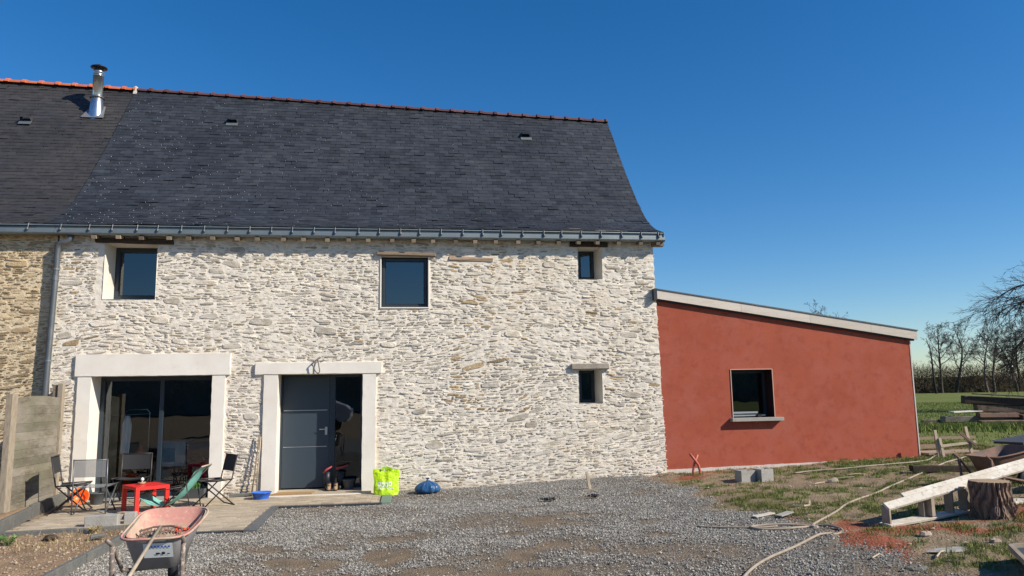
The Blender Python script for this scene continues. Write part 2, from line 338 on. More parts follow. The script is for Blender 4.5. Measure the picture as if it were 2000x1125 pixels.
PIG = [(5.3,-6.1,.6,.2),(7.4,-5.6,.8,.25),(6.0,-6.35,.5,.15),(5.0,-5.6,.3,.1),(4.95,-.75,.45,.28),(4.22,-4.85,.35,.14),(4.5,-5.5,.55,.22),(4.6,-6.3,.5,.35),(4.5,-6.75,.35,.3),(5.9,-5.9,.7,.18),(6.7,-5.95,.7,.3),(5.0,-5.95,.5,.15),(7.2,-.25,2.2,.1),(6.4,-6.3,.3,.12)]
def gmask(X, Y):
    g = blob(X, Y, GRASS, s=4)
    far = np.clip((fbm(X*.9, Y*1.3, 33, 5)-.50)*7, 0, 1)*np.clip((X-7.5)/2, 0, 1)
    fine = np.clip((fbm(X*2.6, Y*4.2, 71, 4)-.55)*9, 0, 1)*.8
    g = np.maximum(g, np.maximum(far, fine*np.clip((X-4.3)/.5, 0, 1)))
    g = g*(1-np.clip((.15-np.abs(Y+.9))*0, 0, 1))
    return g
def fieldmask(X, Y):
    return np.clip((np.maximum(X-11.2-.0*Y, Y-.6)+(fbm(X*.6, Y*.6, 12)-.5)*2)/1.6, 0, 1)*np.where(X > 4, 1, 0)
def axis(fine0, fine1, st, lo, hi):
    a = list(np.arange(fine0, fine1+1e-6, st)); k = st; v = fine0; pre = []
    while v > lo: k *= 1.22; v -= k; pre.append(v)
    k = st; v = fine1; post = []
    while v < hi: k *= 1.22; v += k; post.append(v)
    return np.array(pre[::-1]+a+post)
def grid_faces(nx, ny, keep=None):
    i, j = np.meshgrid(np.arange(nx-1), np.arange(ny-1))
    a = (j*nx+i).ravel(); F = np.stack([a, a+1, a+nx+1, a+nx], 1)
    return F if keep is None else F[keep.ravel()]
xs = axis(3.9, 13, .06, -3000, 3000); ys = axis(-9, 2.6, .06, -3000, 3000)
X, Y = np.meshgrid(xs, ys)
near = np.clip((X-4.35)/.3, 0, 1)
Z = gz(X)-.05+near*(.05+.07*(fbm(X*1.1, Y*1.1, 3)-.5)+.05*(fbm(X*6, Y*6, 8, 4)-.5))*np.clip((60-np.abs(X))/50, 0, 1)*np.clip((60-np.abs(Y))/50, 0, 1)
dist = np.hypot(X, Y+13.5)
Z += np.clip((dist-30)/200, 0, 1)*.12*(fbm(X*.05, Y*.05, 44)-.5)
gm = gmask(X, Y); fm = fieldmask(X, Y); pm = blob(X, Y, PIG, s=2.5)*np.clip(.4+1.1*fbm(X*5, Y*5, 55), 0, 1)
Z += np.clip(gm+fm, 0, 1)*.012
me = mesh_np('ground', np.stack([X, Y, Z], -1).reshape(-1, 3), grid_faces(len(xs), len(ys)), M_ground, True,
             dict(grass=(gm*(1-fm)*.85*np.clip(.25+(fbm(X*9, Y*9, 15, 2)-.40)*5, .2, 1)).ravel(), pigment=(np.clip(pm*1.15, 0, .95)).ravel(), field=fm.ravel()))
link('ground', me, kind='structure')
def groundz(x, y):
    x = np.asarray(x, float); y = np.asarray(y, float); n_ = np.clip((x-4.35)/.3, 0, 1)
    return gz(x)-.05+n_*(.05+.07*(fbm(x*1.1, y*1.1, 3)-.5)+.05*(fbm(x*6, y*6, 8, 4)-.5))+np.clip(gmask(x, y)+fieldmask(x, y), 0, 1)*.012
def gpt(x, y, dz=0): return (x, y, float(groundz(x, y) if x > 4.3 else G(x, y))+dz)

# ---- gravel driveway
MUD = [(-1.36,-5.3,.75,1.0),(1.15,-5.7,.7,.85),(1.0,-6.6,.95,1.1),(-.1,-6.2,.7,.5),(1.9,-3.7,.9,.25),(.1,-4.3,.5,.35),(.0,-3.95,.28,.16),(1.75,-3.95,.32,.2),(2.15,-3.4,.42,.2),(2.78,-5.25,.22,.16),(-.15,-5.5,.35,.7),(2.4,-5.95,.3,.15),(1.75,-2.75,.28,.12),
       (-.9,-2.1,.25,.1),(1.3,-4.6,.25,.25),(.4,-6.8,.8,.5),(-.4,-7.3,.6,.6),(2.75,-2.2,.3,.1),(-1.0,-7.0,.5,.6),(3.0,-4.4,.3,.15)]
dx = np.arange(-9.2, 5.2, .045); dy = np.arange(-16, .12, .045)
X, Y = np.meshgrid(dx, dy)
mud = blob(X, Y, MUD, s=1.3)*.95
wide = np.clip((fbm(X*1.1, Y*1.3, 61, 5)-.50)*3.2, 0, .75)
mud = np.maximum(mud, wide)
ex = edge_x(Y)
Zd = gz(X)+.003+.030*(fbm(X*.8, Y*.8, 21)-.5)+.02*(fbm(X*9, Y*9, 24, 3)-.5)-.012*mud
Zd = Zd-np.clip((X-ex+.12)/.2, 0, 1)*.08
cx_ = (X[:-1, :-1]+.02); cy_ = Y[:-1, :-1]+.02
keep = (cx_ < edge_x(cy_)+.12) & ~((cx_ > -5.6) & (cx_ < -2.05-(.09*(cy_+3.4))*0) & (cy_ > -3.40)) & ~((cx_ >= -2.16) & (cx_ < -.42) & (cy_ > -1.36)) & ~((cx_ < -3.36) & (cy_ > -9))
me = mesh_np('gravel_driveway', np.stack([X, Y, Zd], -1).reshape(-1, 3), grid_faces(len(dx), len(dy), keep), M_gravel, True, dict(mud=mud.ravel()))
link('gravel_driveway', me, kind='structure')
def drivez(x, y): return gz(x)+.003+.030*(fbm(x*.8, y*.8, 21)-.5)+.02*(fbm(x*9, y*9, 24, 3)-.5)
# loose gravel stones
NG = 150000
gx = rng.uniform(-3.35, 4.7, NG*2); gy = -rng.beta(1.25, 1.0, NG*2)*8.6+.0
mk = blob(gx, gy, MUD, s=1.3); wd = np.clip((fbm(gx*1.1, gy*1.3, 61, 5)-.50)*3.2, 0, .75)
ok = (gx < edge_x(gy)+rng.normal(0, .10, NG*2)) & (rng.random(NG*2) > np.maximum(mk*.975, wd*1.1)) & ~((gx < -2.02) & (gy > -3.44)) & ~((gx >= -2.3) & (gx < -.24) & (gy > -1.42)) & (gy < -.04)
gx = gx[ok][:NG]; gy = gy[ok][:NG]; n = len(gx)
sz = np.clip(rng.lognormal(-4.95, .36, n), .0038, .022)
base = np.array([[1,0,0],[-1,0,0],[0,1,0],[0,-1,0],[0,0,.75],[0,0,-.75]])
Vg = base[None]*(1+rng.uniform(-.35, .35, (n, 6, 3)))*sz[:, None, None]
an = rng.uniform(0, 6.28, n); ca, sa = np.cos(an), np.sin(an); 
vx = Vg[..., 0]*ca[:, None]-Vg[..., 1]*sa[:, None]; vy = Vg[..., 0]*sa[:, None]+Vg[..., 1]*ca[:, None]
tl = rng.uniform(-.5, .5, n)[:, None]; vz = Vg[..., 2]+vx*tl
V = np.stack([vx+gx[:, None], vy+gy[:, None], vz+(drivez(gx, gy)+sz*.35)[:, None]], -1).reshape(-1, 3)
fb = np.array([[0,2,4],[2,1,4],[1,3,4],[3,0,4],[2,0,5],[1,2,5],[3,1,5],[0,3,5]])
F = (fb[None]+(np.arange(n)*6)[:, None, None]).reshape(-1, 3)
tn = np.clip(rng.beta(1.3, 1.7, n)+.05, 0, 1)
link('loose_gravel', mesh_np('loose_gravel', V, F, M_grav, False, dict(tint=np.repeat(tn, 6))), kind='stuff')

# ---- grass blades
def blades(name, px_, py_, pz_, hmin, hmax, wd, m, lean=.5):
    n = len(px_); h = rng.uniform(hmin, hmax, n); a = rng.uniform(0, 6.28, n); b = rng.uniform(0, 6.28, n); l = rng.uniform(.1, lean, n)*h
    w_ = wd*rng.uniform(.6, 1.3, n)
    p0 = np.stack([px_-np.cos(a)*w_, py_-np.sin(a)*w_, pz_-.01], -1); p1 = np.stack([px_+np.cos(a)*w_, py_+np.sin(a)*w_, pz_-.01], -1)
    p2 = np.stack([px_+np.cos(b)*l, py_+np.sin(b)*l, pz_+h], -1)
    V = np.stack([p0, p1, p2], 1).reshape(-1, 3); F = np.arange(n*3).reshape(-1, 3)
    return link(name, mesh_np(name, V, F, m, False, dict(tint=np.repeat(rng.random(n), 3))), kind='stuff')
N_ = 340000
gx = rng.uniform(4.1, 12.5, N_); gy = rng.uniform(-8.6, 2.5, N_)
g_ = np.maximum(gmask(gx, gy), fieldmask(gx, gy)); clump = np.clip((fbm(gx*9, gy*9, 15, 2)-.40)*6, 0, 1)
ok = (rng.random(N_) < g_*clump*.95) & (gx > edge_x(gy)-.02) & ~((gx > 4.6) & (gx < 9.95) & (gy > .0))
gx = gx[ok]; gy = gy[ok]
blades('grass', gx, gy, groundz(gx, gy), .014, .062, .0042, M_grass, 1.0)
# field beyond
N_ = 90000
gx = rng.uniform(11, 46, N_); gy = rng.uniform(-3, 40, N_)
ok = (rng.random(N_) < fieldmask(gx, gy)); gx = gx[ok]; gy = gy[ok]
blades('field_grass', gx, gy, np.full(len(gx), .37), .02, .075, .012, M_grass, .9)
gx = rng.normal(17.5, 2.2, 9000); gy = rng.normal(7.6, .9, 9000)
blades('rough_grass', gx, gy, np.full(len(gx), .36), .05, .22, .014, M_grass, .9)
# rubble crumbs over the dirt
N_ = 2600
gx = rng.uniform(4.2, 9, N_); gy = rng.uniform(-8.4, -.2, N_)
ok = fbm(gx*1.6, gy*1.6, 66) > .5; gx = gx[ok]; gy = gy[ok]; n = len(gx)
sz = np.clip(rng.lognormal(-4.8, .55, n), .004, .035)
Vg = base[None]*(1+rng.uniform(-.4, .4, (n, 6, 3)))*sz[:, None, None]*np.array([1.2, 1, .6])
V = (Vg+np.stack([gx, gy, groundz(gx, gy)+sz*.2], -1)[:, None, :]).reshape(-1, 3)
F = (fb[None]+(np.arange(n)*6)[:, None, None]).reshape(-1, 3)
link('rubble_crumbs', mesh_np('rubble_crumbs', V, F, M_rubble, False, dict(tint=np.repeat(rng.random(n), 6))), kind='stuff')

# ---- planting bed at lower left
bx = np.arange(-9.2, -3.30, .05); by = np.arange(-9.2, -2.6, .05)
X, Y = np.meshgrid(bx, by)
Zb = .03+.05*(fbm(X*1.5, Y*1.5, 31)-.5)+.05*(fbm(X*7, Y*7, 36, 4)-.5)+.18*np.clip((-5.2-X)/.8, 0, 1)
front = -3.12+.14*(X+5.1)*0+.25*np.clip((X+4.6)/1.0, 0, 1)
keep = (Y[:-1, :-1] < (front[:-1, :-1]-.03))
link('planting_bed', mesh_np('planting_bed', np.stack([X, Y, Zb], -1).reshape(-1, 3), grid_faces(len(bx), len(by), keep), M_soil, True), kind='structure')
bx = np.arange(-9.2, -5.25, .05); by = np.arange(-2.7, .06, .05)
X, Y = np.meshgrid(bx, by)
Zb = .13+.05*(fbm(X*1.5, Y*1.5, 31)-.5)+.05*(fbm(X*7, Y*7, 36, 4)-.5)
Zb -= .1*np.clip((X+5.4+.16*(Y+2.7))/.1, 0, 1)
link('raised_soil', mesh_np('raised_soil', np.stack([X, Y, Zb], -1).reshape(-1, 3), grid_faces(len(bx), len(by)), M_soil, True), kind='structure')
# clods
N_ = 2600
gx = rng.uniform(-6, -3.45, N_); gy = rng.uniform(-7.6, -3.2, N_); sz = np.clip(rng.lognormal(-4.6, .5, N_), .006, .035)
Vg = base[None]*(1+rng.uniform(-.4, .4, (N_, 6, 3)))*sz[:, None, None]
zz = .03+.05*(fbm(gx*1.5, gy*1.5, 31)-.5)+.05*(fbm(gx*7, gy*7, 36, 4)-.5)+.18*np.clip((-5.2-gx)/.8, 0, 1)
V = (Vg+np.stack([gx, gy, zz+sz*.2], -1)[:, None, :]).reshape(-1, 3)
F = (fb[None]+(np.arange(N_)*6)[:, None, None]).reshape(-1, 3)
link('soil_clods', mesh_np('soil_clods', V, F, M_dirt, False, dict(tint=np.repeat(rng.random(N_), 6))), kind='stuff')
gx = rng.normal(-4.0, .5, 450); gy = rng.uniform(-4.4, -2.95, 450); ok = (gx < -3.45) & (gx > -5); gx = gx[ok]; gy = gy[ok]
blades('dry_weeds', gx, gy, np.full(len(gx), .04), .02, .09, .004, mat('dry_grass', (.32,.24,.11), .9, .1, tint=.5), 1.2)

# kerbs
def kerb(pts, wd, h, m, label, z0=-.02, lift=0):
    mb = MB()
    for (x0, y0), (x1, y1) in zip(pts[:-1], pts[1:]):
        mb.obox((x0, y0, z0+h/2+lift), (x1, y1, z0+h/2+lift), wd, h, jit=.004)
    o = mb.build('concrete_kerb', m, None, bevel=.006); return tag(o, label, 'kerb', 'concrete kerbs round the terrace and bed')
kerb([(-5.58, -.05), (-5.40, -1.55)], .06, .22, M_concd, 'weathered kerb stretch beside the far half of the wooden screen')
kerb([(-5.39, -1.58), (-5.12, -3.15)], .06, .2, M_concd, 'weathered kerb stretch beside the near half of the wooden screen')
kerb([(-5.12, -3.2), (-4.15, -3.08)], .05, .11, M_concd, 'low kerb between soil bed and terrace, in front of the grey mesh chairs')
kerb([(-4.12, -3.07), (-3.38, -2.86)], .05, .10, M_concd, 'low kerb behind the small concrete blocks near the wheelbarrow tray')
kerb([(-3.36, -2.9), (-3.33, -4.9)], .06, .13, M_concd, 'kerb between soil bed and gravel, behind the pink wheelbarrow')
kerb([(-3.33, -4.93), (-3.27, -7.2)], .06, .13, M_concd, 'kerb between soil bed and gravel, nearest the bottom edge')

# ---- terrace and path of pavers
PV = []
def in_terr(x, y): return (-5.30+(-y-.1)*.08 < x < -2.06) and (-3.36 < y < -.12) and not (x < -3.35 and y < -2.98+.2*np.clip((x+4.6), 0, 1))
def in_path(x, y): return (-2.06 <= x < -.44) and (-1.34 < y < -.30)
for j in range(26):
    y0 = -3.36+j*.128
    offs = (j % 2)*.1
    for i in range(28):
        x0 = -5.32+i*.19+offs
        cxp, cyp = x0+.095, y0+.064
        if in_terr(cxp, cyp) or in_path(cxp, cyp):
            if cyp > -.06: continue
            PV.append((x0, y0))
pav = MB(); PVo = []
terr = MB(); terr.add([(-5.5,-.0,.012),(-5.15,-3.12,.012),(-3.4,-2.9,.012),(-3.4,-3.38,.012),(-2.05,-3.38,.012),(-2.05,-1.36,.012),(-.43,-1.36,.012),(-.43,0,.012)], [list(range(8))[::-1]])
terrace = terr.build('terrace', M_sand, None, kind='structure')
PV.sort(key=lambda p: p[1])
for k, (x0, y0) in enumerate(PV):
    dz = rnd.uniform(-.003, .004)
    mb = pav if k >= 300 else MB()
    mb.box((x0+.003, y0+.003, .0), (min(x0+.186, -2.062 if y0 < -1.37 else -.44), y0+.124, .036+dz), t=rnd.random())
    if k < 300: mb.build('paver', M_paver, terrace)
if pav.v: pav.build('pavers_beyond', M_paver, terrace, kind='stuff')
# steel channel strip at the right edge and plastic edging teeth
o = MB().add([(-2.055,-3.42,.040),(-1.89,-3.40,.03),(-1.95,-1.42,.03),(-2.055,-1.40,.040),(-2.055,-3.42,-.03),(-1.89,-3.40,-.03),(-1.95,-1.42,-.03),(-2.055,-1.40,-.03)],
             [[0,1,2,3],[0,4,5,1],[1,5,6,2],[2,6,7,3],[3,7,4,0]]).build('edging_strip', M_zincd, None)
tag(o, 'flat grey edging strip along the right side of the paved terrace', 'edging')
mb = MB()
for i in range(58): mb.box((-3.38+i*.0235, -3.40, .0), (-3.38+i*.0235+.013, -3.37, .034))
mb.box((-3.4, -3.385, 0), (-2.05, -3.365, .022))
tag(mb.build('edging_strip', M_greyp, None), 'toothed plastic paving edging along the terrace front near the wheelbarrow', 'edging')
mb = MB()
for i in range(70): mb.box((-2.03+i*.0235, -1.385, .0), (-2.03+i*.0235+.013, -1.35, .034))
mb.box((-2.06, -1.37, 0), (-.42, -1.35, .022))
tag(mb.build('edging_strip', M_greyp, None), 'toothed plastic paving edging in front of the door path', 'edging')
tag(MB().box((-.42, -1.38, .0), (-.26, -.30, .035)).build('paving_slab', M_greenmat, None, bevel=.004), 'narrow green grey slab beside the lime bag', 'slab')

# ================================================================== THE WHITE STONE HOUSE
PROF = [(-.2,4.64),(.15,4.745),(.47,4.90),(.83,5.15),(1.29,5.60),(2.01,6.42),(2.77,7.37),(3.34,8.10),(4.6,9.7)]
py_ = np.array([a for a, b in PROF]); pz_ = np.array([b for a, b in PROF])
def prof_sample():
    # smooth by repeated averaging of a dense polyline
    t = np.concatenate([[0], np.cumsum(np.hypot(np.diff(py_), np.diff(pz_)))])
    tt = np.linspace(0, t[-1], 400); a = np.interp(tt, t, py_); b = np.interp(tt, t, pz_)
    for _ in range(220):
        a[1:-1] = (a[:-2]+a[2:]+2*a[1:-1])/4; b[1:-1] = (b[:-2]+b[2:]+2*b[1:-1])/4
    s = np.concatenate([[0], np.cumsum(np.hypot(np.diff(a), np.diff(b)))])
    return s, a, b
PS, PA, PB = prof_sample()
def rp(s): return float(np.interp(s, PS, PA)), float(np.interp(s, PS, PB))
def ridge_s(x):   # arc length at which the roof plane meets the ridge: lower towards the right
    yr = 3.42+(4.8-x)*.038
    return float(np.interp(yr, PA, PS))
def wall_sheet(name, xs, zs, holes, disp, m, parent, yb=0, smooth=True, xwarp=None):
    X, Z = np.meshgrid(xs, zs); cx = (X[:-1, :-1]+X[1:, 1:])/2; cz = (Z[:-1, :-1]+Z[1:, 1:])/2
    keep = np.ones(cx.shape, bool)
    for (a, b, c, d) in holes: keep &= ~((cx > a) & (cx < b) & (cz > c) & (cz < d))
    Yv = yb-disp(X, Z)
    Xv = X+(xwarp(X, Z) if xwarp else 0)
    V = np.stack([Xv, Yv, Z], -1).reshape(-1, 3)-np.array(wloc(parent))
    return link(name, mesh_np(name, V, grid_faces(len(xs), len(zs), keep), m, smooth), parent)
def lines(lo, hi, st, cuts):
    a = set(np.round(np.arange(lo, hi, st), 4)); a = [v for v in a if all(abs(v-c) > st*.45 for c in cuts)]
    return np.array(sorted(a+[c for c in cuts if lo <= c <= hi]+([hi] if hi not in cuts else [])))
house = thing('stone_house', 'long white pointed rubble stone house with dark slate roof and anthracite door', 'house')
roof = bpy.data.objects.new('roof', None); COL.objects.link(roof); roof.parent = house
neigh = thing('stone_house', 'ochre stone neighbouring house at the left edge behind the downpipe', 'house', (-9, 0, 0))
roofn = bpy.data.objects.new('roof', None); COL.objects.link(roofn); roofn.parent = neigh

OPEN = dict(w1=(-5.20,-4.34,3.40,4.38), w2=(-.48,.36,3.26,4.19), w3=(3.18,3.64,3.79,4.40), w4=(3.13,3.57,1.48,2.09), door=(-2.24,-.79,.03,2.08), pat=(-5.285,-3.335,.0,2.085))
def mdisp(X, Z, s=0):
    return .010*(fbm(X*1.2, Z*1.2, 1+s, 3)-.5)+.017*(fbm(X*8, Z*20, 2+s, 3)-.45)+.016*(fbm(X*19, Z*36, 12+s, 3)-.42)
def xedge(z): return 4.735-.020*(np.asarray(z, float)-.2)
def xw(X, Z):
    k = np.clip((X-4.3)/.4, 0, 1)
    return k*((xedge(Z)-4.70)+.035*(fbm(Z*9, Z*0+3, 77, 3)-.5))
cx_ = sorted({v for o in OPEN.values() for v in o[:2]}); cz_ = sorted({v for o in OPEN.values() for v in o[2:]})
wx = lines(-5.95, 4.70, .026, cx_); wz = lines(-.12, 4.68, .022, cz_)
wall = wall_sheet('wall', wx, wz, list(OPEN.values()), mdisp, M_mortar, house, 0, True, xw)
# thickness, gable end and inner lining (one mesh)
def holed(mb, x0, x1, z0, z1, holes, y):
    xs = sorted({x0, x1, *[v for h in holes for v in h[:2]]}); zs = sorted({z0, z1, *[v for h in holes for v in h[2:]]})
    for i in range(len(xs)-1):
        for j in range(len(zs)-1):
            a, b, c, d = xs[i], xs[i+1], zs[j], zs[j+1]; mx_, mz = (a+b)/2, (c+d)/2
            if any(h[0] < mx_ < h[1] and h[2] < mz < h[3] for h in holes): continue
            mb.add([(a,y,c),(b,y,c),(b,y,d),(a,y,d)], [[0,1,2,3]])
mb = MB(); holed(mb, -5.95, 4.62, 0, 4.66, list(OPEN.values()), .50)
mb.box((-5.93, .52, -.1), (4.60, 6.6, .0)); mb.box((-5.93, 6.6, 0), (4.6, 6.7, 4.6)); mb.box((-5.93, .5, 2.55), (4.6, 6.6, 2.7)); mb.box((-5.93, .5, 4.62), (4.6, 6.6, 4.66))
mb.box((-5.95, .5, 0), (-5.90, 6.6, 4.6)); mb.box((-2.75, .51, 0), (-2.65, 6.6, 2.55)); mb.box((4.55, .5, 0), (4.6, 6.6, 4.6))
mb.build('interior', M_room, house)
mb = MB(); g_ = [(4.66,.02,-.1),(4.66,.02,4.66),(4.66,.40,4.88),(4.66,1.1,5.4),(4.66,2.0,6.4),(4.66,3.42,8.15),(4.66,6.8,4.0),(4.66,6.8,-.1)]
mb.add(g_, [list(range(8))]); mb.add([(4.66,6.8,-.1),(4.66,6.8,4.6),(-5.95,6.8,4.6),(-5.95,6.8,-.1)], [[0,1,2,3]])
mb.build('gable_wall', M_mortar, house)

# --- openings: reveals
def reveal(o, dl, dr, depth, m, top=True, bot=True, y0=-.012, topd=0):
    x0, x1, z0, z1 = o; mb = MB(); a, b = x0+dl, x1-dr; zt = z1-topd
    mb.add([(x0,y0,z0),(a,depth,z0),(a,depth,zt),(x0,y0,z1)], [[0,1,2,3]])
    mb.add([(x1,y0,z0),(b,depth,z0),(b,depth,zt),(x1,y0,z1)], [[3,2,1,0]])
    if top: mb.add([(x0,y0,z1),(x1,y0,z1),(b,depth,zt),(a,depth,zt)], [[0,1,2,3]])
    if bot: mb.add([(x0,y0,z0),(x1,y0,z0),(b,depth,z0),(a,depth,z0)], [[3,2,1,0]])
    r = mb.build('reveal', m, house)
    return r
reveal(OPEN['w1'], .03, -.02, .42, M_reveal); reveal(OPEN['w2'], 0, 0, .12, M_reveal); reveal(OPEN['w3'], .10, .05, .44, M_reveal)
reveal(OPEN['w4'], .10, .04, .44, M_reveal); reveal(OPEN['door'], -.02, -.02, .46, M_render); reveal(OPEN['pat'], .0, -.02, .41, M_render)
def window(par, x0, x1, z0, z1, y, fw=.055, glass=None, mull=None, name='window'):
    w_ = bpy.data.objects.new(name, None); COL.objects.link(w_); w_.parent = par; w_.location = Vector(((x0+x1)/2, y, z0))-wloc(par)
    mb = MB(); d = .06
    mb.box((x0, y, z0), (x0+fw, y+d, z1)); mb.box((x1-fw, y, z0), (x1, y+d, z1)); mb.box((x0+fw, y, z1-fw), (x1-fw, y+d, z1)); mb.box((x0+fw, y, z0), (x1-fw, y+d, z0+fw))
    if mull: mb.box((mull-fw/2, y+.003, z0+fw), (mull+fw/2, y+d, z1-fw))
    mb.build('frame', M_anth, w_, bevel=.004)
    # inner sash bead
    mb = MB(); e = fw*.5; a, b, c, dd = x0+fw, x1-fw, z0+fw, z1-fw
    mb.box((a, y+.015, c), (a+.012, y+.04, dd)); mb.box((b-.012, y+.015, c), (b, y+.04, dd)); mb.box((a+.012, y+.015, c), (b-.012, y+.04, c+.012)); mb.box((a+.012, y+.015, dd-.012), (b-.012, y+.04, dd))
    mb.build('sash', M_black, w_)
    MB().add([(a,y+.035,c),(b,y+.035,c),(b,y+.035,dd),(a,y+.035,dd)], [[0,1,2,3]]).build('pane', glass or M_glass, w_)
    return w_
window(house, -5.17, -4.32, 3.44, 4.37, .40, .07, M_glassb)
window(house, -.465, .345, 3.27, 4.17, .085, .05, M_glassb)
window(house, 3.27, 3.58, 3.83, 4.40, .42, .05, M_glassb)
window(house, 3.22, 3.52, 1.48, 2.09, .42, .05, M_glassb)
pw = window(house, -5.285, -3.315, .03, 2.085, .38, .07, M_glass, -4.27, name='patio_window')
# front door
dr = bpy.data.objects.new('front_door', None); COL.objects.link(dr); dr.parent = house; dr.location = (-1.5, .44, .06)
mb = MB(); y = .44
mb.box((-2.26, y, .06), (-2.225, y+.07, 2.08)); mb.box((-1.40, y, .06), (-1.30, y+.07, 2.08)); mb.box((-.85, y, .06), (-.77, y+.07, 2.08)); mb.box((-2.225, y, 2.03), (-1.40, y+.07, 2.08)); mb.box((-1.30, y, 2.03), (-.85, y+.07, 2.08)); mb.box((-1.3, y, .06), (-.85, y+.07, .12))
mb.build('frame', M_anth, dr, bevel=.004)
lf = MB().box((-2.222, y+.012, .08), (-1.403, y+.06, 2.03)).build('leaf', M_leaf, dr, bevel=.003)
for zz in (.79, 1.435): MB().box((-2.20, y+.008, zz), (-1.44, y+.0118, zz+.010)).build('trim_strip', M_steelb, lf)
for a, b, c, d in ((-2.222, -1.403, .80+.004, .80+.009),): pass
hb = MB().tube([(-1.455, y+.012, 1.10), (-1.455, y-.035, 1.10), (-1.57, y-.04, 1.10)], .009, 8); hb.box((-1.475, y+.002, 1.0), (-1.435, y+.0115, 1.14)); hb.build('handle', M_steelb, lf)
MB().lathe([(.0,0),(.016,0),(.016,.006),(0,.006)], (-1.455, y+.0015, 1.02), 12, rot=Matrix.Rotation(R_(90), 3, 'X')).build('lock', M_steelb, lf)
MB().add([(-1.3,y+.03,.12),(-.85,y+.03,.12),(-.85,y+.03,2.03),(-1.3,y+.03,2.03)], [[0,1,2,3]]).build('pane', M_glass, dr)
MB().box((-2.30, -.30, -.02), (-.62, .50, .055)).build('doorstep', M_paver, house, bevel=.005)
MB().box((-2.32, -.325, -.01), (-.60, -.302, .05)).build('step_nosing', M_render, house)
MB().box((-5.3, -.06, -.02), (-3.3, .44, .028)).build('patio_sill', M_conc, house)
# surrounds
def surround(parts, nm='surround'):
    for a, b in parts:
        nx_q = max(2, int((b[0]-a[0])/.05)); nz_q = max(2, int((b[2]-a[2])/.05)); V = []; F = []
        if nm != 'surround': MB().box(a, b).build(nm, M_render, house, bevel=.004); continue
        rows = [(0, None)]
        for j in range(nz_q+1):
            for i in range(nx_q+1):
                x = a[0]+(b[0]-a[0])*i/nx_q; z = a[2]+(b[2]-a[2])*j/nz_q; e = i in (0, nx_q) or j in (0, nz_q)
                jx = (float(vn(x*3+5, z*11, 31))-.5)*.012 if i in (0, nx_q) else 0; jz = (float(vn(x*11, z*3+2, 32))-.5)*.007 if j in (0, nz_q) else 0
                V.append((x+jx, a[1]+.004*(float(fbm(x*5, z*5, 33, 3))-.5), z+jz))
        F += [[j*(nx_q+1)+i, j*(nx_q+1)+i+1, (j+1)*(nx_q+1)+i+1, (j+1)*(nx_q+1)+i] for j in range(nz_q) for i in range(nx_q)]
        rim = [i for i in range(nx_q+1)]+[j*(nx_q+1)+nx_q for j in range(1, nz_q+1)]+[nz_q*(nx_q+1)+i for i in range(nx_q-1, -1, -1)]+[j*(nx_q+1) for j in range(nz_q-1, 0, -1)]
        n0 = len(V); V += [(V[q][0], b[1], V[q][2]) for q in rim]; m_ = len(rim)
        F += [[rim[q], n0+q, n0+(q+1) % m_, rim[(q+1) % m_]] for q in range(m_)]
        MB().add(V, F).build(nm, M_render, house, smooth=False)
surround([((-5.545,-.052,2.085),(-3.045,.03,2.452)), ((-5.50,-.04,-.05),(-5.285,.03,2.083)), ((-3.335,-.04,-.05),(-3.12,.03,2.083))])
surround([((-2.62,-.052,2.082),(-.465,.03,2.275)), ((-2.475,-.04,-.05),(-2.24,.03,2.080)), ((-.79,-.04,-.05),(-.56,.03,2.080))])
surround([((-.505,-.022,3.235),(.385,.03,3.258)), ((.362,-.018,3.26),(.392,.03,4.19)), ((-.505,-.018,3.26),(-.482,.03,4.19))], 'window_trim')
# lintels
MB().obox((-5.36,-.01,4.425),(-4.08,-.01,4.41),.08,.085,jit=.008).build('wood_lintel', M_wood_dk, house, bevel=.006)
MB().obox((-.56,-.02,4.245),(.50,-.02,4.225),.09,.06,jit=.01).build('wood_lintel', M_wood_old, house, bevel=.008)
MB().obox((3.02,-.01,4.455),(3.76,-.01,4.45),.08,.10,jit=.008).build('wood_lintel', M_wood_dk, house, bevel=.006)
MB().obox((2.98,-.025,2.155),(3.70,-.025,2.150),.10,.105,jit=.008).build('stone_lintel', mat('grey_granite', (.36,.31,.25), .9, .15, noise=[(9,(.27,.24,.2),.45,.7)], bump=(40,.6,.012)), house, bevel=.012)
MB().obox((.74,.028,4.165),(1.56,.028,4.14),.10,.085,jit=.012).build('timber_block', mat('pinkish_timber', (.42,.31,.22), .9, .1, noise=[(9,(.33,.24,.17),.45,.7)], scale=(1,4,4), bump=(40,.5,.01)), house, bevel=.012)

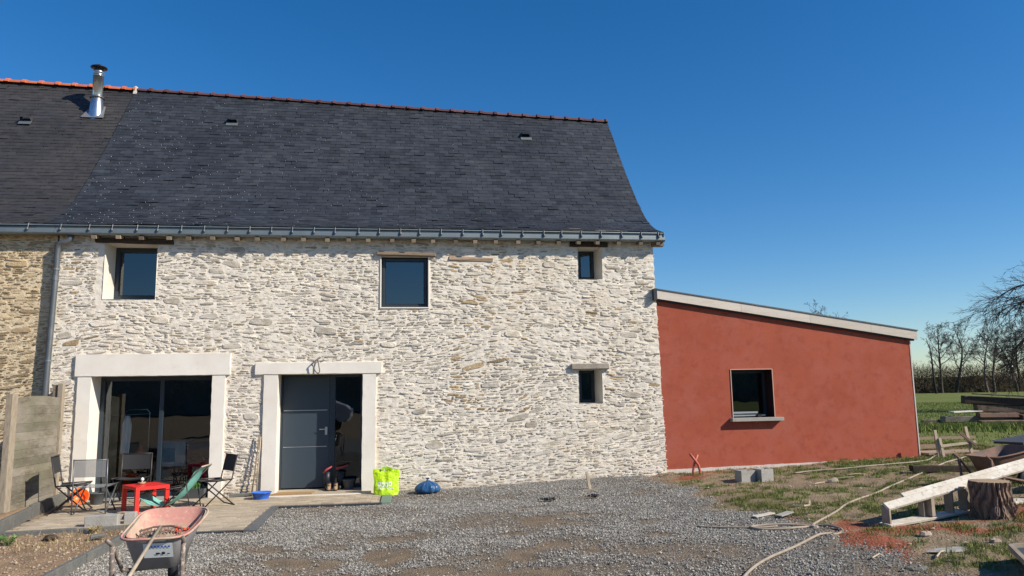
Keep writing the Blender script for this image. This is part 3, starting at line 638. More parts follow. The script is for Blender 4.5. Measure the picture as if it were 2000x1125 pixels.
# --- rubble stones
def stones(x0, x1, z0, z1, holes, xmax=None, seed=1, dens=1., ochre=None, big=()):
    r = np.random.default_rng(seed); c = .0125
    nx, nz = int((x1-x0)/c)+1, int((z1-z0)/c)+1; occ = np.zeros((nz, nx), bool)
    for a, b, d, e in holes:
        occ[max(0, int((d-z0)/c)):max(0, int((e-z0)/c)+1), max(0, int((a-x0)/c)):max(0, int((b-x0)/c)+1)] = True
    out = []
    def put(w_, h_, n, tries, gap=0):
        kw, kh = max(2, int(round(w_/c))), max(1, int(round(h_/c)))
        xs = r.integers(0, nx-kw, tries); zs = r.integers(0, nz-kh, tries)
        for i, j in zip(xs, zs):
            if occ[j:j+kh, i:i+kw].any(): continue
            # settle down on what lies below
            k = 0
            while k < 6 and j > 0 and not occ[j-1, i:i+kw].any(): j -= 1; k += 1
            occ[j:j+kh+gap, i:i+kw+gap] = True
            out.append((x0+(i+kw/2)*c, z0+(j+kh/2)*c, kw*c*.5, kh*c*.5)); n -= 1
            if n <= 0: break
    A = (x1-x0)*(z1-z0)/47.*dens
    for b in big: put(b[0], b[1], 1, 200)
    for k in range(26): put(r.uniform(.26, .46), r.uniform(.09, .15), int(1*A)+1, 60)
    for k in range(60): put(r.uniform(.20, .38), r.uniform(.035, .065), int(3*A)+1, 130)
    for k in range(90): put(r.uniform(.12, .26), r.uniform(.026, .048), int(10*A)+1, 300, 1)
    for k in range(90): put(r.uniform(.08, .17), r.uniform(.020, .036), int(26*A)+1, 500, 1)
    for k in range(90): put(r.uniform(.05, .11), r.uniform(.018, .03), int(50*A)+1, 900)
    for k in range(50): put(r.uniform(.03, .06), r.uniform(.0125, .026), int(70*A)+1, 1300)
    return out
def stone_mesh(sx, sz, hw, hh, r, yb=0, prom=1.0, xlim=None):
    """one rubble stone: irregular outline, sunk into the mortar, uneven face"""
    n = 8 if hw > .05 else 6
    rot = (vn(sx*.9, sz*1.2, 5)-.5)*.38+r.normal(0, .06)
    tap = r.uniform(.25, 1.0); V = []
    pr = (.002+.014*r.random()**1.8)*prom+min(.009, hh*.10)
    tx, tz = r.normal(0, .35*pr/max(hw, .03)), r.normal(0, .30*pr/max(hh, .012))
    ring = []
    for k in range(n):
        a = 2*math.pi*(k+.5)/n
        ex_, ez_ = math.copysign(abs(math.cos(a))**.55, math.cos(a)), math.copysign(abs(math.sin(a))**.7, math.sin(a))
        u, v = ex_*hw*r.uniform(.84, 1.06), ez_*hh*r.uniform(.78, 1.06)
        if u < 0 and tap < .5: v *= .7
        ring.append((u, v))
    ins = min(.008, hh*.28)
    for sc, yy in ((1.0, .02), (1.0, -pr*.55), (1-ins/max(hh, hw*.5), -pr)):
        for u, v in ring:
            uu, vv = u*(1-(1-sc)*.6), v*sc
            X_ = sx+uu*math.cos(rot)-vv*math.sin(rot); Z_ = sz+uu*math.sin(rot)+vv*math.cos(rot)
            d = yy if yy > 0 else yy+(tx*uu+tz*vv)*.5+r.normal(0, .0012)
            V.append((X_, yb+min(d, .02), Z_))
    V.append((sx, yb-pr*1.08, sz))
    F = []
    for q in range(2):
        for k in range(n): F.append([q*n+k, q*n+(k+1)%n, (q+1)*n+(k+1)%n, (q+1)*n+k])
    for k in range(n): F.append([2*n+k, 2*n+(k+1)%n, 3*n])
    return V, F
HOL = [(-5.56,-3.03,2.06,2.47),(-5.52,-5.25,-.2,2.1),(-3.36,-3.10,-.2,2.1),(-5.3,-3.3,-.2,2.1),(-2.64,-.45,2.06,2.30),(-2.49,-.54,-.2,2.1),
       (-5.30,-4.335,3.37,4.40),(-.51,.40,3.23,4.20),(3.17,3.68,3.77,4.42),(3.12,3.60,1.46,2.1),(-.58,.52,4.18,4.29),(2.97,3.71,2.09,2.22),(-5.37,-4.06,4.36,4.48),(3.0,3.78,4.39,4.52),(.73,1.57,4.08,4.22)]
ST = stones(-5.93, 4.78, -.1, 4.60, HOL, seed=3)
ST = [s for s in ST if s[0]+s[2] < float(xedge(s[1]))+.035]
def do_stones(ST, par, M1, M2, prob, seed, prom=1.0):
    r = np.random.default_rng(seed)
    ST = sorted(ST, key=lambda s: -s[2]*s[3]*(1+.0*s[0]))
    B = MB(); B2 = MB(); org = wloc(par)
    for k, (a, b, hw, hh) in enumerate(ST):
        V, F = stone_mesh(a, b, hw, hh, r, 0, prom)
        t = float(np.clip(.5+.35*(vn(a*.9, b*.9, 9)-.5)+r.normal(0, .24), 0, 1))
        oc = r.random() < prob(a, b)
        if k < 296:
            MB().add(V, F, t).build('stone', M2 if oc else M1, par)
        else: (B2 if oc else B).add(V, F, t)
    def quick(B, m):
        me = bpy.data.meshes.new('small_stones'); me.from_pydata([tuple(Vector(p)-org) for p in B.v], [], B.f); me.materials.append(m)
        at = me.attributes.new('tint', 'FLOAT', 'POINT'); at.data.foreach_set('value', B.t)
        o = link('small_stones', me, par, kind='stuff')
    if B.v: quick(B, M1)
    if B2.v: quick(B2, M2)
def pro(x, z):
    p = .012
    if .8 < x < 2.2 and z > 1.3: p = .24
    if 3.3 < x < 4.2 and 1.8 < z < 3.4: p = .10
    if x < -5.6: p = .15
    return p
do_stones(ST, wall, M_stone, M_stone_w, pro, 5)

# --- slates
def slate_roof(par, xa, xb, m, smax, off, seed, tintf, dust=None, nsing=300, skip=()):
    r = np.random.default_rng(seed); B = MB(); D = MB(); org = wloc(par); k = 0; cnt = 0
    rows = int(7/.118); ex_ = .118; wd = .215
    for row in range(rows):
        s0 = .02+row*ex_
        nx = int((xb-xa)/wd)+2
        for i in range(nx):
            x0 = xa+(i-(.5 if row % 2 else 0))*wd+r.normal(0, .004); x1 = x0+wd-.004
            if x1 <= xa+.02 or x0 >= xb-.02: continue
            x0 = max(x0, xa); x1 = min(x1, xb+r.normal(0, .004))
            if s0 > smax((x0+x1)/2)-.04: continue
            s1 = min(s0+.20, smax((x0+x1)/2)+.02); j = r.normal(0, .003)
            (ya, za), (yb_, zb) = rp(s0+j), rp(s1)
            d = Vector((0, yb_-ya, zb-za)).normalized(); nn = Vector((0, -d.z, d.y))
            lift = .011+.005*r.random()+(.010 if r.random() < .05 else 0)+off; tw = r.normal(0, .0022); th = .005
            pa, pb = Vector((0, ya, za)), Vector((0, yb_, zb))
            cxm = (x0+x1)/2
            if any(a < cxm < b and c < ya < dd for a, b, c, dd in skip): continue
            V = [Vector((x0,0,0))+pa+nn*(lift+tw), Vector((x1,0,0))+pa+nn*(lift-tw), Vector((x1,0,0))+pb+nn*(.004+off), Vector((x0,0,0))+pb+nn*(.004+off)]
            V += [v-nn*th for v in V]
            F = [[0,1,2,3],[7,6,5,4],[0,4,5,1],[1,5,6,2],[3,7,4,0]]
            t = float(np.clip(.5+tintf*r.normal(0, .24)+.5*(vn(cxm*.7, row*.12, 3)-.5), 0, 1))
            isd = dust and dust(cxm, row, r)
            if k < nsing: MB().add(V, F, t).build('slate', M_dust if isd else m, par); k += 1
            else: (D if isd else B).add(V, F, t)
    for b_, mm in ((B, m), (D, M_dust)):
        if not b_.v: continue
        me = bpy.data.meshes.new('slates_upper'); me.from_pydata([tuple(Vector(p)-org) for p in b_.v], [], b_.f); me.materials.append(mm)
        at = me.attributes.new('tint', 'FLOAT', 'POINT'); at.data.foreach_set('value', b_.t)
        link('slates_upper', me, par, kind='stuff')
def dustf(x, row, r): return row < 3 and 2.9 < x < 4.2 and r.random() < .62-.2*row
slate_roof(roof, -6.20, 4.80, M_slate, ridge_s, .022, 11, 1.0, dustf)
slate_roof(roofn, -13.0, -6.20, M_slate_o, ridge_s, .0, 12, .7)
# under-sheet, back slope, verge boards
for par, xa, xb, dz, nm in ((roof, -6.2, 4.77, .018, 'roof_deck'), (roofn, -13, -6.21, -.004, 'roof_deck')):
    V = []; F = []; cols = [xa+(xb-xa)*t for t in np.linspace(0, 1, 12)]; nr = 34
    for x in cols:
        sm = ridge_s(x)
        for q in range(nr): a, b = rp(sm*q/(nr-1)); V.append((x, a, b+dz*.3-.012))
        yr, zr = rp(sm)
        for q in range(1, 5): V.append((x, yr+q*.95, zr-q*1.15))
        V.append((x, yr+3.8, 4.0)); 
    nr2 = nr+5
    for i in range(len(cols)-1):
        for q in range(nr2-1): F.append([i*nr2+q, (i+1)*nr2+q, (i+1)*nr2+q+1, i*nr2+q+1])
    MB().add(V, F).build(nm, M_under if par is roof else M_under, par)
mb = MB(); pts = [rp(s) for s in np.linspace(0, ridge_s(4.8), 26)]
for (a, b), (c, d) in zip(pts[:-1], pts[1:]): mb.add([(4.74,a,b+.03),(4.74,c,d+.03),(4.74,c,d-.10),(4.74,a,b-.10),(4.81,a,b+.03),(4.81,c,d+.03),(4.81,c,d-.10),(4.81,a,b-.10)], [[0,1,5,4],[0,3,2,1],[4,5,6,7],[3,7,6,2]])
mb.build('verge_board', M_slate, roof)
# slate hooks catching the light
mb = MB(); r = np.random.default_rng(5)
for row in range(1, 46):
    s0 = .02+row*.118; (ya, za), (yb_, zb) = rp(s0), rp(s0+.05); d = Vector((0, yb_-ya, zb-za)).normalized(); nn = Vector((0, -d.z, d.y))
    for i in range(52):
        x = -6.1+(i-(.5 if row % 2 else 0))*.215+.1
        p = .30*np.clip(1.15-(x+6.2)/7.5, .03, 1)
        if x > 4.7 or s0 > ridge_s(x)-.1 or r.random() > p: continue
        c = Vector((x, ya, za))+nn*.046-d*.006
        mb.add([c+Vector((-.005,0,0))-d*.008, c+Vector((.005,0,0))-d*.008, c+Vector((.005,0,0))+d*.010, c+Vector((-.005,0,0))+d*.010, c+nn*.006], [[0,1,4],[1,2,4],[2,3,4],[3,0,4]])
mb.build('slate_hooks', mat('hook_steel', (.42,.43,.45), .6, .5, .3), roof, kind='stuff')
# ridge tiles
def ridge(par, xa, xb, m, L_=.34):
    x = xa; k = 0
    while x < xb-.05:
        x1 = min(x+L_, xb); mb = MB(); yr, zr = rp(ridge_s((x+x1)/2)); z0, z1 = rp(ridge_s(x))[1], rp(ridge_s(x1))[1]; y0, y1 = rp(ridge_s(x))[0], rp(ridge_s(x1))[0]
        for (u0, u1, rad) in ((0, .82, .085), (.80, 1.0, .108)):
            a, b = x+(x1-x)*u0, x+(x1-x)*u1; n = 9; V = []; 
            for (xx, u) in ((a, u0), (b, u1)):
                yy = y0+(y1-y0)*u; zz = z0+(z1-z0)*u-.015
                for q in range(n):
                    an = math.pi*q/(n-1); V.append((xx, yy-math.cos(an)*rad*1.35, zz+math.sin(an)*rad-.02))
            mb.add(V, [[q, q+1, n+q+1, n+q] for q in range(n-1)]+[list(range(n)), list(range(n, 2*n))], t=rnd.random())
        mb.build('ridge_tile', m, par); x = x1
ridge(roof, -6.18, 4.80, M_brownclay, .345)
ridge(roofn, -12.9, -6.20, M_orange, .36)
MB().add([(-6.24,3.70,8.60),(-6.16,3.70,8.60),(-6.16,3.9,8.60),(-6.24,3.9,8.60),(-6.22,3.74,8.80),(-6.18,3.74,8.80),(-6.18,3.86,8.80),(-6.22,3.86,8.80)], [[0,1,5,4],[1,2,6,5],[2,3,7,6],[3,0,4,7],[4,5,6,7]]).build('mortar_dab', M_plinth, roof)
# roof vents
def at_y(yv): return float(np.interp(yv, PA, PS))
def vent(par, x, yv, m, tilt=0):
    s = at_y(yv); (a, b), (c, d_) = rp(s), rp(s+.14); d = Vector((0, c-a, d_-b)).normalized(); nn = Vector((0, -d.z, d.y)); p = Vector((x, a, b))+nn*.045
    w_ = .11; X_ = Vector((1, 0, 0)); mb = MB()
    base4 = [p-X_*w_-d*.02, p+X_*w_-d*.02, p+X_*w_+d*.16, p-X_*w_+d*.16]; top = [p-X_*w_*.85+nn*.10, p+X_*w_*.85+nn*.10]
    mb.add([*base4, *top], [[2,3,4,5],[3,0,4],[1,2,5]])
    v = mb.build('roof_vent', m, par)
    MB().add([p-X_*w_*1.15-d*.12+nn*.004, p+X_*w_*1.15-d*.12+nn*.004, p+X_*w_*1.15-d*.0+nn*.006, p-X_*w_*1.15-d*.0+nn*.006], [[0,1,2,3]]).build('vent_apron', M_zinc, v)
vent(roof, -3.87, 3.03, M_slate); vent(roof, 2.70, 2.90, M_slate); vent(roofn, -8.04, 2.91, M_slate_o)

# --- gutter with brackets, rafter tails, downpipe
GP = [(-.02,4.50),(-.17,4.485),(-.205,4.50),(-.215,4.52),(-.208,4.565),(-.186,4.572),(-.180,4.60),(-.180,4.635),(-.195,4.645),(-.19,4.662),(-.165,4.662),(-.165,4.56),(-.03,4.56)]
gut = MB().prism(GP, -5.95, 4.83).build('gutter', M_zinc, house); gutn = MB().prism(GP, -12.9, -5.955).build('gutter', M_zinc, neigh)
xb = -12.6; k = 0
while xb < 4.75:
    mb = MB(); x = xb+rnd.uniform(-.03, .03)
    mb.tube([(x,-.212,4.545),(x,-.222,4.555),(x,-.224,4.575),(x,-.206,4.598),(x,-.192,4.62),(x,-.202,4.655),(x,-.17,4.678),(x,-.05,4.69)], [.008,.019,.021,.016,.009,.010,.012,.009], 6)
    mb.build('bracket', M_zincd, gut if x > -5.95 else gutn, smooth=True); xb += .375 if x > -5.6 else .48
x = -5.3; 
while x < 4.9:
    yq = -.195+rnd.uniform(-.02, .012); jx = x+rnd.uniform(-.04, .04)
    MB().obox((jx, .30, 4.57), (jx, yq, 4.452-rnd.uniform(0, .012)), .075, .06, t=rnd.random()).build('rafter_tail', M_rafter, roof)
    x += .385
MB().box((4.62,-.12,4.42),(4.84,.02,4.485)).build('eave_end_board', M_wood_old, roof)
dp = thing('downpipe', 'grey zinc downpipe running down between ochre and white walls', 'downpipe', (-5.93, -.1, 0))
MB().tube([(-5.72,-.12,4.50),(-5.72,-.12,4.44),(-5.75,-.125,4.39),(-5.86,-.13,4.36),(-5.91,-.12,4.32),(-5.92,-.11,4.25),(-5.925,-.10,3.9),(-5.965,-.10,1.9),(-5.985,-.10,.1)], .048, 14).build('pipe', M_zincd, dp, smooth=True)
for zz in (3.9, 2.35, 1.0):
    xx = np.interp(zz, [.1, 1.9, 3.9], [-5.985, -5.965, -5.925])
    b = MB().lathe([(.050,-.014),(.056,-.014),(.056,.014),(.050,.014)], (xx, -.10, zz), 16); b.box((xx-.006, -.06, zz-.01), (xx+.006, .02, zz+.01)); b.build('pipe_clip', M_zinc, dp, smooth=False)
MB().lathe([(.050,-.05),(.054,-.05),(.054,.05),(.050,.05)], (-5.93, -.10, 3.75), 16).build('pipe_joint', M_zincd, dp)

# --- flue
fl = thing('chimney_flue', 'tall shiny steel stove flue with dark rain cap on the left roof', 'chimney', (-6.79, 3.24, 7.95))
fx, fy = -6.79, 3.20
s = at_y(2.95); (a, b), (c, d_) = rp(s), rp(s+.6); d = Vector((0, c-a, d_-b)).normalized(); nn = Vector((0, -d.z, d.y)); p = Vector((fx, a, b))+nn*.035; Xv = Vector((1,0,0))
p = p+d*.16
MB().add([p-Xv*.24, p+Xv*.22, p+Xv*.15+d*.46, p-Xv*.15+d*.46, p-Xv*.24+nn*.012, p+Xv*.22+nn*.012, p+Xv*.15+d*.46+nn*.012, p-Xv*.15+d*.46+nn*.012], [[4,5,6,7],[0,1,5,4],[1,2,6,5],[3,0,4,7]]).build('flashing_plate', mat('lead_flashing', (.23,.24,.25), .5, .4, .5), fl)
MB().lathe([(.165,7.66),(.168,7.78),(.118,8.27),(.112,8.28)], (fx, fy, 0), 28).build('flashing_cone', M_steel, fl, smooth=True)
MB().lathe([(.10,8.25),(.150,8.26),(.14,8.285),(.105,8.31)], (fx, fy, 0), 28).build('storm_collar', mat('collar_metal', (.22,.21,.19), .4, .5, .7), fl, smooth=True)
MB().lathe([(.105,8.2),(.105,8.76),(.110,8.76),(.110,8.79),(.105,8.79),(.105,8.83),(.110,8.83),(.110,8.88),(.09,8.88)], (fx, fy, 0), 28).build('flue_pipe', M_steel, fl, smooth=True)
MB().lathe([(.0,9.04),(.05,9.035),(.165,8.975),(.17,8.96),(.06,8.95),(.0,8.95)], (fx, fy, 0), 28).lathe([(.085,8.84),(.085,8.96)], (fx, fy, 0), 14).build('rain_cap', M_black, fl, smooth=True)

# ================================================================== neighbouring house wall
nx_ = lines(-12.9, -5.97, .03, []); nz_ = lines(-.1, 4.68, .025, [])
walln = wall_sheet('wall', nx_, nz_, [], lambda X, Z: mdisp(X, Z, 40)*1.15, M_mortar_o, neigh, .0)
walln.location = (0, 0, 0)
STn = stones(-9.2, -5.99, -.1, 4.60, [], seed=8, dens=1.1)
do_stones(STn, walln, M_stone_o, M_stone_w, lambda x, z: .18, 6, 1.15)
mb = MB(); mb.add([(-12.9,.05,0),(-12.9,6.8,0),(-12.9,6.8,4.5),(-12.9,3.4,8.3),(-12.9,.05,4.6)], [[0,1,2,3,4]]); mb.add([(-12.9,6.8,0),(-5.96,6.8,0),(-5.96,6.8,4.6),(-12.9,6.8,4.6)], [[0,1,2,3]])
mb.build('rear_wall', M_mortar_o, neigh)

# ================================================================== RED EXTENSION
red = thing('red_extension', 'lean-to house extension with brick red render and pale sloping fascia', 'extension', (7.3, .04, .2))
RW = (6.10, 6.925, 1.155, 2.055); Y0 = .035
def topz(x): return 3.42-(x-4.68)*.1525
rxs = lines(4.60, 9.88, .06, [6.10, 6.925, 9.88]); rzs = lines(-.0, 1.0, .02, [])
X, T = np.meshgrid(rxs, np.unique(np.concatenate([np.linspace(0, 1, 40)])))
# uneven hand-floated render: sheet split round the window
def redz(zv, x): return zv
mb = MB(); xs_ = [4.60, RW[0], RW[1], 9.88]
def sheet(xa, xb, za, zb, nx, nz):
    V = []; 
    for j in range(nz+1):
        for i in range(nx+1):
            x = xa+(xb-xa)*i/nx; z = za(x)+(zb(x)-za(x))*j/nz
            V.append((x, Y0-.006*float(fbm(x*1.4, z*1.4, 51, 3))+.003*0, z))
    mb.add(V, [[j*(nx+1)+i, j*(nx+1)+i+1, (j+1)*(nx+1)+i+1, (j+1)*(nx+1)+i] for j in range(nz) for i in range(nx)])
bot = lambda x: .235+(x-4.7)*.018; 
sheet(4.60, RW[0], bot, topz, 22, 30); sheet(RW[1], 9.88, bot, topz, 40, 30); sheet(RW[0], RW[1], bot, lambda x: RW[2], 12, 12); sheet(RW[0], RW[1], lambda x: RW[3], topz, 12, 10)
mb.build('wall', M_red, red, smooth=True)
mb = MB(); mb.add([(9.88,Y0-.004,.1),(9.88,5.5,.1),(9.88,5.5,2.6),(9.88,Y0-.004,2.63)], [[0,1,2,3]]); mb.add([(9.88,5.5,.1),(4.6,5.5,.1),(4.6,5.5,3.3),(9.88,5.5,2.6)], [[0,1,2,3]])
mb.build('side_wall', M_red, red)
MB().box((9.865,Y0-.012,bot(9.8)-.04),(9.888,Y0+.02,2.60)).build('corner_bead', M_plinth, red)
mb = MB()
for i in range(40):
    a, b = 4.72+i*.129, 4.72+(i+1)*.129; jz = rnd.uniform(-.006, .006)
    mb.add([(a,Y0-.016,.0),(b,Y0-.016,.0),(b,Y0-.014,bot(b)+jz),(a,Y0-.014,bot(a)),(b,Y0+.03,bot(b)+jz),(a,Y0+.03,bot(a))], [[0,1,2,3],[3,2,4,5]])
mb.build('plinth', M_plinth, red)
# fascia in four lengths, roof sheet
cuts = [4.66, 6.35, 7.75, 9.02, 10.0]
for a, b in zip(cuts[:-1], cuts[1:]):
    za, zb = topz(a), topz(b); mb = MB()
    mb.add([(a+.002,-.045,za-.005),(b-.002,-.045,zb-.005),(b-.002,-.045,zb+.165),(a+.002,-.045,za+.165),(a+.002,-.015,za-.005),(b-.002,-.015,zb-.005),(b-.002,-.015,zb+.165),(a+.002,-.015,za+.165)], [[0,1,2,3],[3,2,6,7],[0,4,5,1],[1,5,6,2],[0,3,7,4],[4,7,6,5]], t=rnd.random())
    mb.build('fascia_board', M_fascia, red)
mb = MB(); mb.add([(4.64,-.06,topz(4.64)+.168),(10.02,-.06,topz(10.02)+.168),(10.02,5.6,topz(10.02)+.168),(4.64,5.6,topz(4.64)+.168),(4.64,-.06,topz(4.64)+.188),(10.02,-.06,topz(10.02)+.188),(10.02,5.6,topz(10.02)+.188),(4.64,5.6,topz(4.64)+.188)], [[0,1,5,4],[4,5,6,7],[1,2,6,5],[3,2,1,0]])
mb.build('roof_sheet', M_zincd, red)
MB().add([(4.6,-.012,topz(4.6)-.035),(9.95,-.012,topz(9.95)-.035),(9.95,-.012,topz(9.95)),(4.6,-.012,topz(4.6)),(4.6,.06,topz(4.6)-.035),(9.95,.06,topz(9.95)-.035)], [[0,1,2,3],[0,4,5,1]]).build('shadow_strip', M_black, red)  # black strip added for the thin shadow under the fascia
MB().box((4.60,-.10,3.38),(4.665,.0,3.60)).build('flashing_piece', M_slate, red)
# window of the extension
def rrev(m):
    x0, x1, z0, z1 = RW; mb = MB(); y0, y1 = Y0-.008, .40
    mb.add([(x0,y0,z0),(x0,y1,z0),(x0,y1,z1),(x0,y0,z1)], [[0,1,2,3]]); mb.add([(x1,y0,z0),(x1,y1,z0),(x1,y1,z1),(x1,y0,z1)], [[3,2,1,0]]); mb.add([(x0,y0,z1),(x1,y0,z1),(x1,y1,z1),(x0,y1,z1)], [[0,1,2,3]]); mb.add([(x0,y0,z0),(x1,y0,z0),(x1,y1,z0),(x0,y1,z0)], [[0,1,2,3]])
    mb.build('reveal', m, red)
rrev(mat('dark_brown_reveal', (.045,.02,.018), .7, .2))  # unrendered reveal in one blackish brown
mb = MB(); e = .014
mb.box((RW[0]-e, Y0-.016, RW[2]), (RW[0], Y0+.01, RW[3]+e)); mb.box((RW[1], Y0-.016, RW[2]), (RW[1]+e, Y0+.01, RW[3]+e)); mb.box((RW[0], Y0-.016, RW[3]), (RW[1], Y0+.01, RW[3]+e))
mb.build('edge_bead', mat('pink_bead', (.55,.36,.28), .8, .2), red)
MB().box((6.03,-.085,1.085),(7.06,.10,1.152)).build('window_sill', M_conc, red, bevel=.004)
rw = window(red, 6.11, 6.92, 1.16, 2.05, .30, .05, M_glass)
MB().box((6.14,.14,1.175),(6.80,.175,1.20)).box((6.14,.17,1.225),(6.66,.20,1.26)).build('sliding_rail', M_galv, rw)
MB().box((6.62,.09,1.158),(6.70,.14,1.205)).build('latch_block', M_black, rw)
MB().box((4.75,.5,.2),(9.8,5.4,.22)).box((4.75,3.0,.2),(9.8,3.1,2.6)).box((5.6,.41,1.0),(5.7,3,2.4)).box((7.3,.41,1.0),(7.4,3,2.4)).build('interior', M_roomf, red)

# ================================================================== THINGS ON THE HOUSE AND TERRACE
# iron hook loop over the door
hk = MB(); hk.tube([(-1.53,.0,2.365),(-1.545,-.06,2.36),(-1.60,-.09,2.31),(-1.655,-.10,2.25),(-1.665,-.10,2.22)], .011, 8); hk.tube([(-1.565,-.075,2.32),(-1.55,-.10,2.26),(-1.53,-.115,2.16),(-1.525,-.115,2.11),(-1.55,-.115,2.085),(-1.59,-.115,2.11),(-1.63,-.11,2.18),(-1.66,-.10,2.25)], .009, 8)
hk.tube([(-1.47,.0,2.31),(-1.55,-.07,2.30)], .008, 6)
tag(hk.build('iron_hook', mat('grey_cable', (.13,.115,.11), .6, .3), None, smooth=True), 'bent grey cable loop hanging over the front door lintel', 'cable loop')

# wooden screen: posts and boards, at right angles to the wall
sc_ = thing('wooden_screen', 'weathered arched wooden board screen at the left end of the terrace', 'fence panel', (-5.72, -.95, .1))
XS = -5.70
for k in range(13):
    z0 = .08+k*.128
    if k == 12:
        pts = []; yy = np.linspace(-1.60, -.20, 13)
        V = [(XS-.011, y_, z0+.002) for y_ in yy]+[(XS-.011, y_, z0+.118+.035*math.sin(math.pi*(y_+1.6)/1.4)) for y_ in yy]; V += [(x_+.022, y_, z_) for x_, y_, z_ in V]; n = 13
        F = [[i, i+1, n+i+1, n+i] for i in range(n-1)]+[[2*n+i, 3*n+i, 3*n+i+1, 2*n+i+1] for i in range(n-1)]+[[n+i, n+i+1, 3*n+i+1, 3*n+i] for i in range(n-1)]
        MB().add(V, F, t=.6).build('board', M_fence, sc_)
    else:
        MB().box((XS-.011+rnd.uniform(-.001,.001), -1.60, z0), (XS+.011, -.20, z0+.126), t=rnd.random()).build('board', M_fence, sc_, bevel=.0015)
MB().box((XS-.04,-1.77,.0),(XS+.05,-1.61,1.80)).build('post', M_post, sc_, bevel=.004)
MB().box((XS-.035,-.19,.0),(XS+.045,-.10,1.97)).build('post', M_post, sc_, bevel=.004)
o = MB().box((XS-.12,-.16,1.70),(XS-.04,-.11,1.95)).build('batten', M_wood_old, sc_)
# stones stacked left of it
for k, (x, y, z, a, b, c) in enumerate([(-5.95,-2.35,.17,.18,.12,.035),(-6.0,-2.6,.22,.22,.14,.04),(-6.05,-2.45,.29,.16,.12,.035),(-5.9,-2.85,.16,.2,.1,.035)]):
    r = np.random.default_rng(50+k); m_ = MB(); n = 9; ring = [(math.cos(6.283*q/n)*a*r.uniform(.75,1.1), math.sin(6.283*q/n)*b*r.uniform(.75,1.1)) for q in range(n)]
    V = [(x+u, y+v, z-c) for u, v in ring]+[(x+u*.96, y+v*.96, z+c*r.uniform(.7,1)) for u, v in ring]
    m_.add(V, [[q, (q+1)%n, n+(q+1)%n, n+q] for q in range(n)]+[list(range(n, 2*n))])
    tag(m_.build('flat_stone', M_rubble, None, bevel=.005), ['lowest flat stone of the stack left of the wooden screen','broad flat stone lying in the stack left of the wooden screen','top flat stone of the stack left of the wooden screen','flat stone in front of the stack left of the wooden screen'][k], 'stone', 'flat stones stacked left of the screen')

def sling(mb, pts, w_, th=.004, sag=.0, seg=6):
    """cloth strip through (x,z) points, from -w/2 to w/2 in y"""
    n = len(pts); V = []
    for x, z in pts:
        for j in range(seg+1):
            t = j/seg*2-1; V.append((x, t*w_/2, z-sag*(1-t*t)))
    k = seg+1; F = [[i*k+j, (i+1)*k+j, (i+1)*k+j+1, i*k+j+1] for i in range(n-1) for j in range(seg)]
    V2 = [(x, y, z-th) for x, y, z in V]; m_ = len(V)
    mb.add(V+V2, F+[[a+m_ for a in f[::-1]] for f in F])
def placed(mb, name, m, root, rz, loc, smooth=False, parent=None):
    mb.xform(Matrix.Translation(loc) @ Matrix.Rotation(rz, 4, 'Z')); return mb.build(name, m, parent or root, smooth=smooth)
def chair(label, loc, rz, m_t, m_s, straight, w_=.46, H=.80, group='folding chairs on the terrace'):
    root = thing('folding_chair', label, 'chair', loc, 0, group); L_ = Vector(loc); P = lambda mb, n, m, s=False, par=None: placed(mb, n, m, root, rz, L_, s, par)
    hw = w_/2; sh = .40
    for s in (-1, 1):
        y = s*hw
        if straight:
            P(MB().tube([(-.22,y,H),(-.20,y,.42),(-.20,y,.0)], .011, 8), 'leg', m_t, True)
            P(MB().tube([(.20,y*.93,sh),(-.16,y*.93,.02)], .010, 8), 'leg', m_t, True); P(MB().tube([(-.18,y*.9,sh),(.22,y*.9,.0)], .010, 8), 'leg', m_t, True)
        else:
            P(MB().tube([(-.27,y,H),(-.19,y,sh+.0),(.24,y,.0)], .011, 8), 'leg', m_t, True)
            P(MB().tube([(.20,y*.92,sh),(-.26,y*.92,.0)], .011, 8), 'leg', m_t, True)
        P(MB().tube([(-.2,y*.98,sh),(.22,y*.98,sh+.01)], .010, 8), 'seat_rail', m_t, True)
    P(MB().tube([(-.22 if straight else -.25,-hw,H-.01),(-.235 if straight else -.27,0,H-.01),(-.22 if straight else -.25,hw,H-.01)], .008, 6), 'top_rail', m_t, True)
    P(MB().tube([(.22,-hw*.9,.012),(.22,hw*.9,.012)] if straight else [(.235,-hw,.012),(.235,hw,.012)], .009, 6), 'foot_bar', m_t, True)
    P(MB().tube([(-.20,-hw,.05),(-.20,hw,.05)] if straight else [(-.255,-hw*.9,.012),(-.255,hw*.9,.012)], .009, 6), 'foot_bar', m_t, True)
    mb = MB(); sling(mb, [(-.19, sh-.0), (-.1, sh-.006), (0, sh-.012), (.1, sh-.006), (.22, sh+.012)], w_*.95, sag=.018); P(mb, 'seat', m_s, True)
    mb = MB(); n = 6; V = []; xb, xt = (-.205, -.222) if straight else (-.215, -.268)
    zb, zt = (H-.26, H-.02)
    for i in range(3):
        for j in range(n+1):
            t = j/n*2-1; V.append((xb+(xt-xb)*i/2-.018*(1-t*t), t*hw*.98, zb+(zt-zb)*i/2))
    V2 = [(a+.004, b, c) for a, b, c in V]; k = n+1; F = [[i*k+j, i*k+j+1, (i+1)*k+j+1, (i+1)*k+j] for i in range(2) for j in range(n)]
    mb.add(V+V2, F+[[q+len(V) for q in f[::-1]] for f in F]); P(mb, 'backrest', m_s, True)
    return root
chair('grey mesh chair with its back to the viewer, at the front left of the terrace', (-4.60,-1.38,.03), R_(88), M_tube, M_mesh, True, .47, .80)
chair('dark folding chair seen edge-on behind the grey mesh chair by the screen', (-5.02,-1.12,.03), R_(12), M_tubed, M_meshd, False, .46, .84)
chair('black mesh chair behind the red table, before the patio window', (-4.43,-.42,.03), R_(-90), M_tubed, M_meshd, True, .46, .78)
